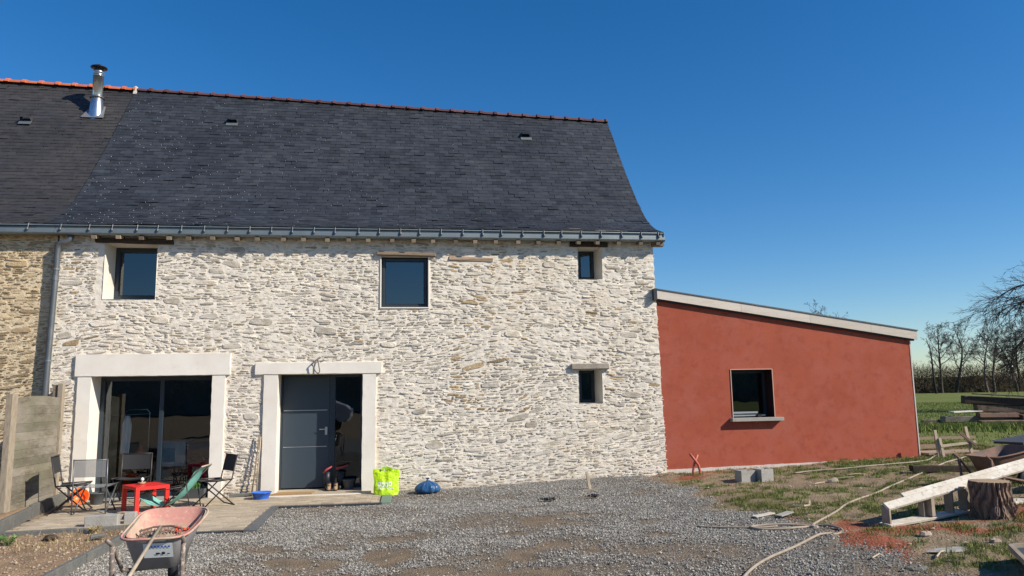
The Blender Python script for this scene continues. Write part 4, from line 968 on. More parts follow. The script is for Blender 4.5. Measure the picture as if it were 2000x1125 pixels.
chair('dark brown folding chair right of the teal deckchair, before the door jamb', (-2.98,-1.10,.03), R_(216), M_tubed, M_meshd, False, .40, .78)
# red low table
tb = thing('low_table', 'small bright red plastic table between the chairs', 'table', (-3.86,-1.46,.03)); rz = R_(-52); tz = .385
L_ = Vector((-3.90,-1.36,.03)); hx, hy = .28, .24
placed(MB().box((-hx,-hy,tz-.045),(hx,hy,tz)), 'table_top', M_redplast, tb, rz, L_)
for sx in (-1, 1):
    for sy in (-1, 1): placed(MB().box((sx*hx-(.055 if sx > 0 else 0), sy*hy-(.055 if sy > 0 else 0), 0), (sx*hx+(0 if sx > 0 else .055), sy*hy+(0 if sy > 0 else .055), tz-.046)), 'leg', M_redplast, tb, rz, L_)
# little pot on the table
pt = thing('flower_pot', 'tiny clay pot with a white flower on the red table', 'pot', (-3.98,-1.30,.415))
MB().lathe([(0,.43),(.04,.43),(.058,.465),(.052,.465),(.04,.45),(0,.45)], (-3.98,-1.30,-.015), 14).build('saucer', mat('clay_saucer', (.38,.26,.16), .8, .2), pt, smooth=True)
MB().tube([(-3.98,-1.30,.435),(-3.975,-1.30,.465)], .006, 6).lathe([(0,.48),(.02,.485),(.026,.51),(.01,.53),(0,.53)], (-3.975,-1.30,-.015), 8).build('flower', M_white, pt, smooth=True)
# teal deckchair
dk = thing('deck_chair', 'low teal canvas deckchair sagging beside the red table', 'deckchair', (-3.50,-1.36,.03)); rz = R_(-4); L_ = Vector((-3.50,-1.36,.03))
pp = [(-.50,.26),(-.44,.235),(-.36,.17),(-.28,.125),(-.18,.095),(-.08,.10),(.02,.14),(.12,.22),(.22,.33),(.30,.45),(.36,.56),(.42,.62),(.47,.645)]
mb = MB(); n = 6; V = []
for i, (x, z) in enumerate(pp):
    for j in range(n+1):
        t = j/n*2-1; bow = .02*(1-t*t); V.append((x+bow*.6, t*.21*(1-.06*math.sin(i*1.1)), z-bow-.006*math.sin(i*2.3+j)))
k = n+1; F = [[i*k+j, (i+1)*k+j, (i+1)*k+j+1, i*k+j+1] for i in range(len(pp)-1) for j in range(n)]
V2 = [(a, b, c-.005) for a, b, c in V]; mb.add(V+V2, F+[[q+len(V) for q in f[::-1]] for f in F]); placed(mb, 'canvas', M_teal, dk, rz, L_, True)
for s in (-1, 1):
    placed(MB().tube([(-.10,s*.20,.04),(.47,s*.21,.64)], .010, 8), 'frame_rail', M_tubed, dk, rz, L_, True)
    placed(MB().tube([(.26,s*.23,.42),(.33,s*.23,.0)], .009, 8), 'leg', M_tubed, dk, rz, L_, True)
    placed(MB().tube([(.20,s*.225,.36),(-.52,s*.20,.25)], .008, 8), 'frame_rail', M_tubed, dk, rz, L_, True)
placed(MB().tube([(-.12,-.2,.02),(-.12,.2,.02)], .010, 8), 'cross_bar', M_tubed, dk, rz, L_, True); placed(MB().tube([(.47,-.22,.645),(.47,.22,.645)], .011, 8), 'cross_bar', M_ash, dk, rz, L_, True); placed(MB().tube([(-.51,-.21,.262),(-.51,.21,.262)], .010, 8), 'cross_bar', M_ash, dk, rz, L_, True)
# pots and oddments
def tub(name, label, cat, c, r0, r1, h, m, n=24, rot=None):
    return tag(MB().lathe([(0,0),(r0,0),(r0*1.01,.006),(r1*.985,h*.9),(r1*1.06,h*.92),(r1*1.06,h),(r1*.97,h),(r0*.93,.012),(0,.012)], c, n, rot=rot).build(name, m, None, smooth=True), label, cat)
tub('basin', 'round blue plastic basin beside the door step', 'basin', (-2.38,-.47,.03), .11, .155, .115, M_blue)
tub('plant_pot', 'dark grey pot standing under the front left chair', 'pot', (-4.93,-.45,.03), .08, .125, .19, M_greyp)
tub('plant_pot', 'dark pot in the corner behind the boots at the front door', 'pot', (-1.03,.25,.056), .075, .11, .17, M_greyp)
o = tub('basket', 'round orange plastic basket tipped on its side behind the left chair', 'basket', (-5.12,-.62,.15), .09, .13, .12, M_orangep, 20, Matrix.Rotation(R_(62), 3, 'X') @ Matrix.Rotation(R_(18), 3, 'Y'))
pl = thing('potted_plant', 'green leafy plant in a dark trough under the deckchair, by the patio glass', 'plant', (-3.52,.05,.03))
MB().add([(-3.72,-.16,.03),(-3.38,-.16,.03),(-3.38,.08,.03),(-3.72,.08,.03),(-3.75,-.20,.20),(-3.35,-.20,.20),(-3.35,.12,.20),(-3.75,.12,.20),(-3.73,-.18,.17),(-3.37,-.18,.17),(-3.37,.10,.17),(-3.73,.10,.17)], [[0,1,5,4],[1,2,6,5],[2,3,7,6],[3,0,4,7],[4,5,9,8],[5,6,10,9],[6,7,11,10],[7,4,8,11],[8,9,10,11]]).build('trough', M_greyp, pl)
for k in range(13):
    a = rnd.uniform(-.10, .10)-3.58; b = rnd.uniform(-.10, .02); lx, ly = rnd.uniform(-.07,.07), rnd.uniform(-.06,.06); h = rnd.uniform(.10,.20)
    MB().add([(a-.010,b,.17),(a+.010,b,.17),(a+.012+lx*.5,b+ly*.5,.17+h*.6),(a-.012+lx*.5,b+ly*.5,.17+h*.6),(a+lx,b+ly,.17+h)], [[0,1,2,3],[3,2,4]], t=rnd.random()).build('leaf', M_green_l, pl)
# blocks at the terrace front
def hblock(mb, p, L_, W_, H_, rz, holes=2):
    t = .03; M_ = Matrix.Translation(p) @ Matrix.Rotation(rz, 4, 'Z'); m2 = MB()
    m2.box((-L_/2,-W_/2,0),(L_/2,-W_/2+t,H_)); m2.box((-L_/2,W_/2-t,0),(L_/2,W_/2,H_))
    for q in range(holes+1):
        x = -L_/2+(L_-t)*q/holes; m2.box((x,-W_/2+t,0.001),(x+t,W_/2-t,H_-.001))
    m2.xform(M_); mb.add(m2.v, m2.f); return mb
tag(MB().box((-.20,-.07,0),(.20,.07,.155)).xform(Matrix.Translation((-4.02,-2.62,.02)) @ Matrix.Rotation(R_(4), 4, 'Z')).build('concrete_block', M_conc, None, bevel=.006), 'long low concrete block on the terrace kerb in front of the grey chair', 'block')
tag(MB().box((-.07,-.07,0),(.07,.07,.16)).xform(Matrix.Translation((-3.71,-2.5,.02)) @ Matrix.Rotation(R_(8), 4, 'Z')).build('concrete_block', M_conc, None, bevel=.006), 'short concrete block standing right of the long one on the terrace kerb', 'block')
tag(MB().obox((-2.96,-.13,.055),(-2.62,-.12,.06),.06,.065,jit=.008).build('stone_offcut', M_concd, None, bevel=.008), 'dark stone offcut lying against the wall left of the brooms', 'stone')
tag(MB().lathe([(0,.10),(.05,.085),(.075,.04),(.08,0),(0,0)], (-3.86,-2.15,.03), 7, 1.1, .8).build('lump', M_greyp, None), 'small dark lump of rubble on the terrace behind the concrete blocks', 'rubble')
# brooms leaning on wall
o = thing('rake', 'old wooden-handled garden rake leaning left of the door surround', 'rake', (-2.6,-.14,0))
MB().tube([(-2.515,-.07,1.06),(-2.56,-.12,.45),(-2.60,-.16,.04)], [.012,.011,.012], 8).build('handle', M_wood_old, o, smooth=True)
mb = MB().obox((-2.70,-.17,.04),(-2.52,-.16,.04),.02,.02)
for k in range(6): mb.box((-2.69+k*.032,-.20,.0),(-2.682+k*.032,-.17,.035))
mb.build('head', M_wood_dk, o)
o = thing('hoe', 'thin hoe with a pale stick leaning nearest the door surround', 'hoe', (-2.5,-.12,0))
MB().tube([(-2.495,-.06,1.02),(-2.53,-.13,.04)], [.009,.010], 8).build('handle', M_ash, o, smooth=True); MB().obox((-2.57,-.14,.045),(-2.48,-.13,.05),.03,.012).build('blade', M_wood_dk, o)
# door mat
tag(MB().add([(-2.29,-.27,.056),(-1.60,-.25,.056),(-1.57,-.02,.056),(-2.17,.02,.056),(-2.29,-.27,.072),(-1.60,-.25,.072),(-1.57,-.02,.072),(-2.17,.02,.072)], [[4,5,6,7],[0,1,5,4],[1,2,6,5],[2,3,7,6],[3,0,4,7]]).build('door_mat', M_coir, None), 'brown coir door mat on the front step', 'door mat')
# boots
def boot(root, x, y, z, m, mt, h, sole):
    ms = MB(); ms.lathe([(0,0),(.034,0),(.036,.018),(0,.02)], (x, y, z), 12, 1, 2.2); ms.build('sole', M_rubber, root, smooth=False)
    mb = MB(); 
    mb.lathe([(.031,.018),(.035,.03),(.034,.05),(.022,.075),(0,.078)], (x, y-.02, z), 14, 1, 2.0); mb.lathe([(.034,.018),(.035,.06),(.034,h-.02),(.037,h),(.031,h),(.028,h*.6),(0,h*.6)], (x, y+.035, z), 14, 1, 1.15)
    mb.build('upper', m, root, smooth=True)
    MB().lathe([(.038,h-.006),(.041,h+.004),(.034,h+.012),(.031,h+.002)], (x, y+.035, z), 14, 1, 1.15).build('collar', mt, root, smooth=True)
    for q in range(3): MB().tube([(x-.02,y-.01-.012*q,z+.088-.014*q),(x+.02,y-.01-.012*q,z+.088-.014*q)], .003, 5).build('lace', M_rubber, root)
for k, x in enumerate((-1.36, -1.245)):
    b = thing('work_boot', ['left tan leather work boot on the door step','right tan leather work boot on the door step'][k], 'boot', (x, .12, .056), group='pair of tan work boots'); boot(b, x, .12, .056, M_leather, M_rubber, .125, M_rubber)
for k, (x, lean, kx) in enumerate(((-1.40, -.03, -.0), (-1.18, .0, .16))):
    b = thing('rubber_boot', ['tall black rubber boot with slanting red top, left behind the work boots','tall black rubber boot with folded red top, right behind the work boots'][k], 'boot', (x, .30, .056), group='tall black boots at the door')
    MB().lathe([(0,0),(.045,0),(.05,.03),(.045,.07),(0,.09)], (x, .25, .056), 14, 1, 1.7).build('foot', M_rubber, b, smooth=True)
    MB().tube([(x,.30,.10),(x+lean*.5,.31,.24),(x+lean+.02,.32,.36)], [.055,.060,.066], 14).build('shaft', M_rubber, b, smooth=True)
    if k == 0: MB().tube([(x-.07,.26,.335),(x-.02,.26,.40),(x+.08,.29,.455)], [.018,.02,.014], 10).build('top_band', M_pinkr, b, smooth=True)
    else: MB().tube([(x-.08,.27,.42),(x+.03,.27,.435),(x+.13,.29,.475)], [.018,.02,.014], 10).build('top_band', M_pinkr, b, smooth=True)
# lime shopping bag
bg_ = thing('shopping_bag', 'big lime green woven shopping bag with white squares printed on it', 'bag', (-.36,-.45,0)); r = np.random.default_rng(3)
nx, nz = 22, 22
def bagpt(u, v, side):
    hw = .222-.028*(1-v)+.008*math.sin(v*9); x = -.355+(u-.5)*2*hw
    bul = (.055*math.sin(math.pi*u)**.6)*(1-.75*v**2)+.012*(float(vn(u*7+side*9, v*8, 5))-.5)*2*(.4+.6*math.sin(math.pi*u))+.010*(float(vn(u*15+side*9, v*3, 8))-.5)
    y = -.42+(-.045-bul if side == 0 else .045+bul*.7)
    z = .015+v*(.43+.014*math.sin(u*11)-.02*math.sin(math.pi*u))
    return (x+.01*(float(vn(v*6, u*3, 9))-.5), y+v*.03, z)
mb = MB()
for sd in (0, 1):
    V = [bagpt(i/nx, j/nz, sd) for j in range(nz+1) for i in range(nx+1)]; mb.add(V, [[j*(nx+1)+i, j*(nx+1)+i+1, (j+1)*(nx+1)+i+1, (j+1)*(nx+1)+i] for j in range(nz) for i in range(nx)])
for u in (0, 1):
    V = []
    for j in range(nz+1): V += [bagpt(u, j/nz, 0), bagpt(u, j/nz, 1)]
    mb.add(V, [[2*j, 2*j+1, 2*j+3, 2*j+2] for j in range(nz)])
V = [];
for i in range(nx+1): V += [bagpt(i/nx, 0, 0), bagpt(i/nx, 0, 1)]
mb.add(V, [[2*i, 2*i+1, 2*i+3, 2*i+2] for i in range(nx)])
mb.build('bag_body', M_lime, bg_, smooth=True)
M_limed = mat('lime_darker_print', (.30,.52,.01), .45, .4)
def decal(u0, u1, v0, v1, m, name='print', off=.004, n=5):
    V = []
    for j in range(n+1):
        for i in range(n+1):
            p = bagpt(u0+(u1-u0)*i/n, v0+(v1-v0)*j/n, 0); V.append((p[0], p[1]-off, p[2]))
    MB().add(V, [[j*(n+1)+i, j*(n+1)+i+1, (j+1)*(n+1)+i+1, (j+1)*(n+1)+i] for j in range(n) for i in range(n)]).build(name, m, bg_)
for q in range(4):
    u = .15+q*.155; decal(u, u+.125, .37, .54, M_white, 'white_square')
    decal(u+.04, u+.085, .41, .50, M_limed, 'pictogram', .007, 2)
for q in range(17):
    if q in (4, 9): continue
    u = .16+q*.038; decal(u, u+.024, .255, .255+.04+.02*((q*7) % 3 == 0), M_white, 'lettering', .005, 2)
for s, yy in ((.30, -.47), (.62, -.36)):
    pp = [(-.355-.07, yy, .44), (-.355-.055, yy+.01, .475), (-.355+.01, yy+.02, .48-.05*(s > .5)), (-.355+.07, yy+.01, .455), (-.355+.09, yy, .43)]
    m_ = MB(); 
    for a, b in zip(pp[:-1], pp[1:]): m_.obox(a, b, .03, .005, up=(0,1,0))
    m_.build('handle', M_limed, bg_)
# blue bin bag
bb = thing('rubbish_bag', 'tied blue plastic rubbish bag on the gravel by the wall', 'bag', (.34,-.50,.03))
V = []; nu, nv = 72, 18; r = np.random.default_rng(9)
for j in range(nv+1):
    v = j/nv; ph = math.pi*v
    for i in range(nu):
        a = 2*math.pi*i/nu; rad = math.sin(min(ph*.86+.0, math.pi))**.55 if v > 0 else 0
        rad = [0, .80, .97, 1.03, 1.06, 1.06, 1.05, 1.03, 1.0, .96, .91, .85, .78, .70, .60, .48, .35, .21, .09][j]
        fold = 1+.05*math.sin(a*9+2*v)+.11*math.sin(a*15+1+math.sin(a*3))*v**1.2+.09*(float(vn(a*1.6, v*4, 3))-.5)
        V.append((.34+rad*fold*.195*math.cos(a), -.50+rad*fold*.15*math.sin(a), .022+.225*v**.8+.012*(float(vn(a*2, v*6, 7))-.5)))
MB().add(V, [[j*nu+i, j*nu+(i+1)%nu, (j+1)*nu+(i+1)%nu, (j+1)*nu+i] for j in range(nv) for i in range(nu)]).build('bag_body', M_bluebag, bb, smooth=True)
MB().lathe([(.012,.235),(.02,.25),(.012,.26),(.03,.285),(.022,.28)], (.34,-.50,0), 9, 1.3, .8).build('knot', M_bluebag, bb, smooth=False)
# wooden float tool standing in the gravel
st = thing('wooden_stake', 'pale wooden stake on a flat muddy board, standing on the gravel by the wall', 'stake', (2.92,-1.41,.12))
MB().obox((2.93,-1.42,.11),(2.90,-1.36,.40),.045,.03,up=(0,1,0)).build('stake', M_ash, st, bevel=.003); MB().obox((2.78,-1.44,.115),(3.10,-1.38,.12),.16,.03,jit=.006).build('base_board', M_wood_old, st, bevel=.006)
# dark stone heap on gravel
for k, (x, y, a) in enumerate(((2.05,-2.35,.12),(2.75,-2.35,.07))):
    mb = MB(); r = np.random.default_rng(80+k)
    for q in range(34):
        px_, py_2 = x+r.normal(0, a*.6), y+r.normal(0, .03); s_ = r.uniform(.012, .03)
        mb.add([tuple(np.array(b)*s_*r.uniform(.7,1.3)+np.array([px_, py_2, float(gz(px_))+.035+r.uniform(0,.02)])) for b in base.tolist()], fb.tolist())
    tag(mb.build('dark_clods', M_black, None), ['elongated little heap of dark clods on the gravel','smaller round dark clod heap on the gravel'][k], 'clods')

# ================================================================== INSIDE THE PATIO ROOM
gr = thing('clothes_rail', 'chrome clothes rail standing inside the patio window', 'clothes rail', (-4.95,1.2,.0))
for xa, xb_ in ((-5.13, -4.70),):
    MB().tube([(xa,1.15,.05),(xa,1.15,1.44),(xa+.05,1.15,1.50),(xb_-.05,1.15,1.50),(xb_,1.15,1.44),(xb_,1.15,.05)], .010, 8).build('rail_frame', M_steelb, gr, smooth=True)
MB().tube([(-5.40,1.25,.05),(-5.40,1.25,1.40),(-4.72,1.25,1.42)], .009, 8).build('rail_frame', M_steelb, gr, smooth=True)
MB().tube([(-5.40,1.2,.6),(-4.72,1.2,.62)], .008, 8).build('lower_bar', M_steelb, gr, smooth=True)
V = []; 
for j in range(9):
    for i in range(9):
        t = i/8; z = 1.40-.66*j/8; hw = .035+.045*min(1, j/2); V.append((-4.965+(t-.5)*2*hw+.02*j/8*-1, .80+.02*math.sin(t*14+j*.3), z))
tag(MB().add(V, [[j*9+i, j*9+i+1, (j+1)*9+i+1, (j+1)*9+i] for j in range(8) for i in range(8)]).build('shirt', M_cloth_w, None, smooth=True), 'white shirt hanging from the clothes rail inside', 'shirt')
tag(MB().box((-5.05,1.05,.62),(-4.62,1.35,.65)).build('shelf_board', M_ash, None), 'pale shelf board on the clothes rail inside', 'shelf')
tag(MB().lathe([(0,0),(.075,0),(.08,.10),(.05,.13),(.03,.20),(0,.20)], (-4.83,1.12,.655), 12, 1, .8).build('orange_bag', M_orangep, None, smooth=True), 'orange bag on the shelf inside the patio window', 'bag')
sf = thing('sofa', 'dark navy sofa inside behind the patio glass', 'sofa', (-3.9,1.9,0))
MB().box((-4.75,1.62,.0),(-3.0,2.0,.85)).build('backrest', M_sofa, sf, bevel=.05); MB().box((-4.75,2.0,.0),(-3.0,2.5,.42)).build('seat', M_sofa, sf, bevel=.05)
tag(MB().box((-4.62,1.595,.43),(-4.17,1.617,.885)).box((-4.62,1.595,.868),(-4.17,2.0,.888)).build('throw', M_cloth_g, None, bevel=.006), 'grey green throw hanging over the sofa back inside', 'throw')
o = thing('folding_stool', 'red crossed stool legs visible inside below the throw', 'stool', (-4.2,1.4,0))
MB().tube([(-4.35,1.3,.05),(-4.05,1.3,.40)], .012, 6).build('leg', M_redplast, o); MB().tube([(-4.05,1.33,.05),(-4.35,1.33,.40)], .012, 6).build('leg', M_redplast, o); MB().box((-4.36,1.2,.40),(-4.04,1.45,.415)).build('seat', M_redplast, o)

# ================================================================== WHEELBARROWS
def barrow(label, loc, rz, m_in, m_out, fill=True, rake=False, scale=1.0):
    root = thing('wheelbarrow', label, 'wheelbarrow', loc); L_ = Vector(loc)
    def P(mb, n, m, s=False, par=None, bevel=0):
        mb.xform(Matrix.Translation(L_) @ Matrix.Rotation(rz, 4, 'Z') @ Matrix.Scale(scale, 4)); return mb.build(n, m, par or root, smooth=s, bevel=bevel)
    N2 = 32
    def ring(x0, x1, w0, w1, z0, z1, ins=0):
        out = []
        for k in range(N2):
            a = 2*math.pi*k/N2; c, s_ = math.cos(a), math.sin(a)
            u = math.copysign(abs(c)**.42, c); v = math.copysign(abs(s_)**.42, s_)
            t = (u+1)/2; x = x0+ins+(x1-x0-2*ins)*t; w_ = (w0+(w1-w0)*t)/2-ins
            out.append((x, v*w_, z0+(z1-z0)*t**1.5))
        return out
    rim = ring(-.36,.42,.47,.56,.58,.70); rimi = ring(-.36,.42,.47,.56,.585,.705,.012); bot_ = ring(-.24,.16,.32,.30,.32,.30); boti = ring(-.24,.16,.32,.30,.33,.31,.01)
    lip = ring(-.38,.44,.51,.60,.578,.698)
    F = [[k, (k+1)%N2, N2+(k+1)%N2, N2+k] for k in range(N2)]
    tray = P(MB().add(rim+bot_, F+[list(range(N2, 2*N2))]), 'tray', m_out, True)
    P(MB().add(rimi+boti, F+[list(range(N2, 2*N2))]), 'tray_lining', m_in, True, tray)
    P(MB().tube(lip+[lip[0], lip[1]], .010, 6, False), 'rim', m_in, True, tray)
    if fill:
        V = []; n = 14
        for j in range(n+1):
            for i in range(n+1):
                u, v = i/n*2-1, j/n*2-1; q = max(abs(u), abs(v)); rr = 1 if q == 0 else q/math.hypot(u, v)
                x, y = u*rr, v*rr; V.append((-.01+x*.30+.02, y*.215, .485+.085*(x+1)/2+.03*(1-x*x-y*y)+.03*(float(vn(u*4+9, v*4, 4))-.5)))
        P(MB().add(V, [[j*(n+1)+i, j*(n+1)+i+1, (j+1)*(n+1)+i+1, (j+1)*(n+1)+i] for j in range(n) for i in range(n)]), 'dirt_fill', M_dirt, True, tray)
    for s in (-1, 1):
        P(MB().tube([(-.50,s*.275,.60),(-.42,s*.262,.55),(-.28,s*.22,.33),(.10,s*.16,.26),(.46,s*.07,.20)], .016, 8), 'handle', M_strut if fill else M_rust, True)
        P(MB().tube([(-.42,s*.262,.55),(-.40,s*.255,.25),(-.40,s*.25,.02),(-.33,s*.25,.0),(-.24,s*.24,.03),(-.16,s*.20,.29)], .019, 8), 'leg', M_strut if fill else M_rust, True)
        P(MB().tube([(.46,s*.07,.20),(.52,s*.10,.42),(.40,s*.16,.62)], .009, 6), 'front_brace', M_galv if fill else M_rust, True)
    wh = P(MB().lathe([(.10,-.035),(.16,-.04),(.185,-.02),(.19,0),(.185,.02),(.16,.04),(.10,.035)], (.50,0,.19), 24, rot=Matrix.Rotation(R_(90), 3, 'X')), 'wheel', M_rubber, True)
    P(MB().lathe([(0,-.03),(.10,-.025),(.10,.025),(0,.03)], (.50,0,.19), 20, rot=Matrix.Rotation(R_(90), 3, 'X')), 'wheel_rim', M_galv, False, wh)
    return root, P, tray
wb, P, tray = barrow('dusty pink wheelbarrow full of dirt with a rake in it, near the bottom left', (-2.03,-6.69,.02), R_(92), M_tray_in, M_tray_out, True)
# printed sticker on the rear face of the tray
def rear(u, v, off):     # u across, v up on the sloping rear face
    a = Vector((-.36,0,.58)); b = Vector((-.24,0,.33)); p = a.lerp(b, 1-v); return (p.x-off*1.0, u, p.z-off*.4)
P(MB().add([rear(-.16,.36,.006), rear(.06,.36,.006), rear(.06,.84,.006), rear(-.16,.84,.006)], [[0,1,2,3]]), 'sticker', M_white, par=tray)
for q in range(7):
    P(MB().add([rear(-.14+q*.026,.70,.009), rear(-.14+q*.026+.015,.70,.009), rear(-.14+q*.026+.015,.76,.009), rear(-.14+q*.026,.76,.009)], [[0,1,2,3]]), 'sticker_lettering', MAT['blue_plastic'], par=tray)
for a, b, c, d in ((-.10,-.075,.47,.55),(-.06,-.03,.47,.53),(-.135,-.115,.47,.50)):
    P(MB().add([rear(a,c,.009), rear(b,c,.009), rear(b,d,.009), rear(a,d,.009)], [[0,1,2,3]]), 'sticker_symbol', M_black, par=tray)
mb = MB(); r = np.random.default_rng(4)
for q in range(30):
    s_ = r.uniform(.01, .022); c = np.array([-1.93+r.normal(0,.045), -6.60+r.normal(0,.03), .575+r.uniform(0,.02)])
    mb.add([tuple(np.array(b)*s_*r.uniform(.7,1.3)+c) for b in base.tolist()], fb.tolist())
tag(mb.build('red_scraps', M_redrag, None), 'bright red render scraps lying on the dirt in the wheelbarrow', 'scraps')
rk = thing('rake', 'rake with long pale wooden handle lying in the pink wheelbarrow', 'rake', (-2.05,-6.85,.5))
MB().tube([(-2.05,-6.72,.635),(-1.87,-7.9,.515),(-1.82,-8.2,.485)], .0135, 10).build('handle', M_ash, rk, smooth=True)
mb = MB().tube([(-2.22,-6.70,.60),(-2.12,-6.66,.625),(-1.98,-6.66,.63),(-1.88,-6.70,.61)], .009, 6)
for q in range(13):
    x = -2.21+q*.027; mb.tube([(x,-6.68,.615),(x-.005,-6.72,.545)], .0045, 5)
mb.build('head', M_rust, rk)
wb2, P2, _ = barrow('rusty empty wheelbarrow behind the white timber frame at the right', (8.28,-3.80,.12), R_(8), M_rust, M_rust, False, scale=1.0)

# ================================================================== RIGHT-HAND YARD
# red conduits
rp_ = thing('conduit', 'two crossed red plastic conduits sticking out of the ground by the stone corner', 'conduit', (5.10,-.5,.15))
MB().tube([(5.165,-.50,.10),(5.175,-.50,.26),(5.15,-.50,.36),(5.08,-.50,.46),(5.0,-.50,.56)], .023, 10).build('tube', M_redpipe, rp_, smooth=True)
MB().tube([(5.06,-.47,.10),(5.06,-.47,.26),(5.085,-.47,.38),(5.15,-.49,.54)], .021, 10).build('tube', M_redpipe, rp_, smooth=True)
tag(hblock(MB(), (5.50,-1.62,.17), .26, .2, .2, R_(8), 1).build('hollow_block', M_conc, None), 'left hollow concrete block in the yard before the red wall', 'block')
tag(hblock(MB(), (5.79,-1.68,.18), .24, .2, .21, R_(14), 1).build('hollow_block', M_conc, None), 'right hollow concrete block, standing taller and paler, before the red wall', 'block')
# hoses
def smooth_path(P_, n=8):
    P_ = [Vector(p) for p in P_]; out = []
    for i in range(len(P_)-1):
        p0, p1, p2, p3 = P_[max(0, i-1)], P_[i], P_[i+1], P_[min(len(P_)-1, i+2)]
        for k in range(n):
            t = k/n; out.append(.5*((2*p1)+(p2-p0)*t+(2*p0-5*p1+4*p2-p3)*t*t+(3*p1-p0-3*p2+p3)*t**3))
    return out+[P_[-1]]
def hosez(x, y): return max(float(groundz(x, y)), float(drivez(np.float64(x), np.float64(y))) if x < 4.4 else 0)
def hose(pts, r, label):
    q = smooth_path([(x, y, 0) for x, y in pts], 6); zz = [hosez(p.x, p.y) for p in q]
    zs = [max(zz[max(0, i-1):i+2])*.3+.7*sum(zz[max(0, i-3):i+4])/len(zz[max(0, i-3):i+4]) for i in range(len(zz))]
    q = [(p.x, p.y, z+r+.004) for p, z in zip(q, zs)]
    return tag(MB().tube(q, r, 8).build('hose', M_hose, None, smooth=True), label, 'hose')
hose([(2.2,-8.6),(2.55,-7.75),(2.88,-7.21),(3.29,-6.76),(3.83,-6.34),(4.26,-5.98),(4.5,-5.9),(4.64,-5.78),(4.62,-5.55),(4.5,-5.42),(4.2,-5.30),(3.93,-5.28),(3.80,-5.36),(3.86,-5.50),(4.15,-5.57),(4.4,-5.48),(4.63,-5.30),(5.1,-4.9),(5.57,-4.45),(6.59,-3.58),(7.73,-2.65),(8.6,-1.95),(9.45,-1.25),(10.37,-.63),(10.9,-.1),(10.95,.25),(10.6,.3),(9.9,-.35),(9.13,-1.02),(8.0,-1.25),(7.04,-1.25),(6.5,-1.35)], .0135, 'long dusty beige hose looping from the gravel across the yard to the red wall')
hose([(3.3,-5.05),(3.6,-5.25),(3.88,-5.37),(4.1,-5.38)], .011, 'short thin cord end by the loop of the hose on the gravel')
# white frame: two boards, with spacers, lying on its edge
fr = thing('timber_frame', 'long flaking white timber frame leaning on the tree stump', 'timber frame', (5.2,-5.7,.2))
ux, uy = math.cos(R_(15)), math.sin(R_(15)); nxv, nyv = -uy, ux      # along, and away from the camera
B0 = Vector((5.20,-5.80,.21)); dp_ = .24
def fp(s, d, z): return Vector((B0.x+ux*s+nxv*d, B0.y+uy*s+nyv*d, z))
def topf(s): return .375+.128*s
def botf(s): return .200+.045*s
def plank(s0, s1, d0, d1, fz, rise, th, m, name, t=.5, r0=0):
    V = [fp(s0,d0,fz(s0)+r0),fp(s1,d0,fz(s1)+r0),fp(s1,d1,fz(s1)+r0+rise),fp(s0,d1,fz(s0)+r0+rise)]; V += [v+Vector((nxv*.012,nyv*.012,-th)) for v in V]
    return MB().add(V, [[3,2,1,0],[4,5,6,7],[0,1,5,4],[1,2,6,5],[2,3,7,6],[3,0,4,7]], t).build(name, m, fr, bevel=.003)
plank(0, 4.6, 0, .075, topf, .056, .026, M_whitew, 'top_board'); plank(.33, 4.6, .077, .12, topf, .034, .024, M_whitew, 'top_board', r0=.057)
plank(0, 4.6, -.005, .15, botf, .01, .03, M_whitew, 'bottom_board')
for k, s0 in enumerate((0, .60, .66, 1.0, 1.24, 1.46, 2.45, 2.62, 3.3, 4.0)):
    w_ = .022 if k in (0, 1, 3, 5, 7) else .05
    V = [(s0, .005), (s0+w_, .005), (s0+w_, .11), (s0, .11)]
    if k in (1,): V = [(s0,.06),(s0+.02,.06),(s0+.02,.13),(s0,.13)]
    lo = [fp(a, b, botf(a)+.012) for a, b in V]; hi = [fp(a, b, topf(a)-.024+.5*b) for a, b in V]
    MB().add(lo+hi, [[3,2,1,0],[4,5,6,7],[0,1,5,4],[1,2,6,5],[2,3,7,6],[3,0,4,7]], t=rnd.random()).build('spacer_board', M_frame_in, fr)
# stump
sx_, sy_ = 6.51,-5.74; su = thing('tree_stump', 'thick pine stump with deeply furrowed bark under the white frame', 'tree stump', (sx_, sy_, .22))
r = np.random.default_rng(2); n = 120; lv = 14; V = []; T = []
for j in range(lv+1):
    v = j/lv
    for i in range(n):
        a = 2*math.pi*i/n; aw = a+.25*math.sin(v*3)+.10*(float(vn(a*2, v*4, 2))-.5)
        pl_ = abs(math.sin(aw*9+1.8*math.sin(v*4+a*2)+2.2*float(vn(a*1.7, v*3, 12)))); gro = (.034*pl_**.5+.016*abs(math.sin(aw*17+v*9+a*a)))*(.55+.9*float(vn(a*2.3, v*5, 14)))
        fl_ = .045*(1-v)**3*(1+.6*math.sin(a*3+1)); rad = .158+gro+fl_+.012*(float(vn(a*3, v*9, 6))-.5)
        V.append((sx_+rad*math.cos(a)-.03*v, sy_+rad*math.sin(a), .18+v*.445)); T.append(min(1, max(0, .15+pl_*.8)))
mb = MB(); mb.add(V, [[j*n+i, j*n+(i+1)%n, (j+1)*n+(i+1)%n, (j+1)*n+i] for j in range(lv) for i in range(n)]); mb.t = T; mb.build('bark', M_bark, su, smooth=False)
V2 = [(p[0]*.97+(sx_-.03)*.03, p[1]*.97+sy_*.03, .627) for p in V[-n:]]
MB().add(V[-n:]+V2+[(sx_-.03, sy_, .63)], [[i, (i+1)%n, n+(i+1)%n, n+i] for i in range(n)]+[[n+i, n+(i+1)%n, 2*n] for i in range(n)]).build('sawn_top', M_cut, su)
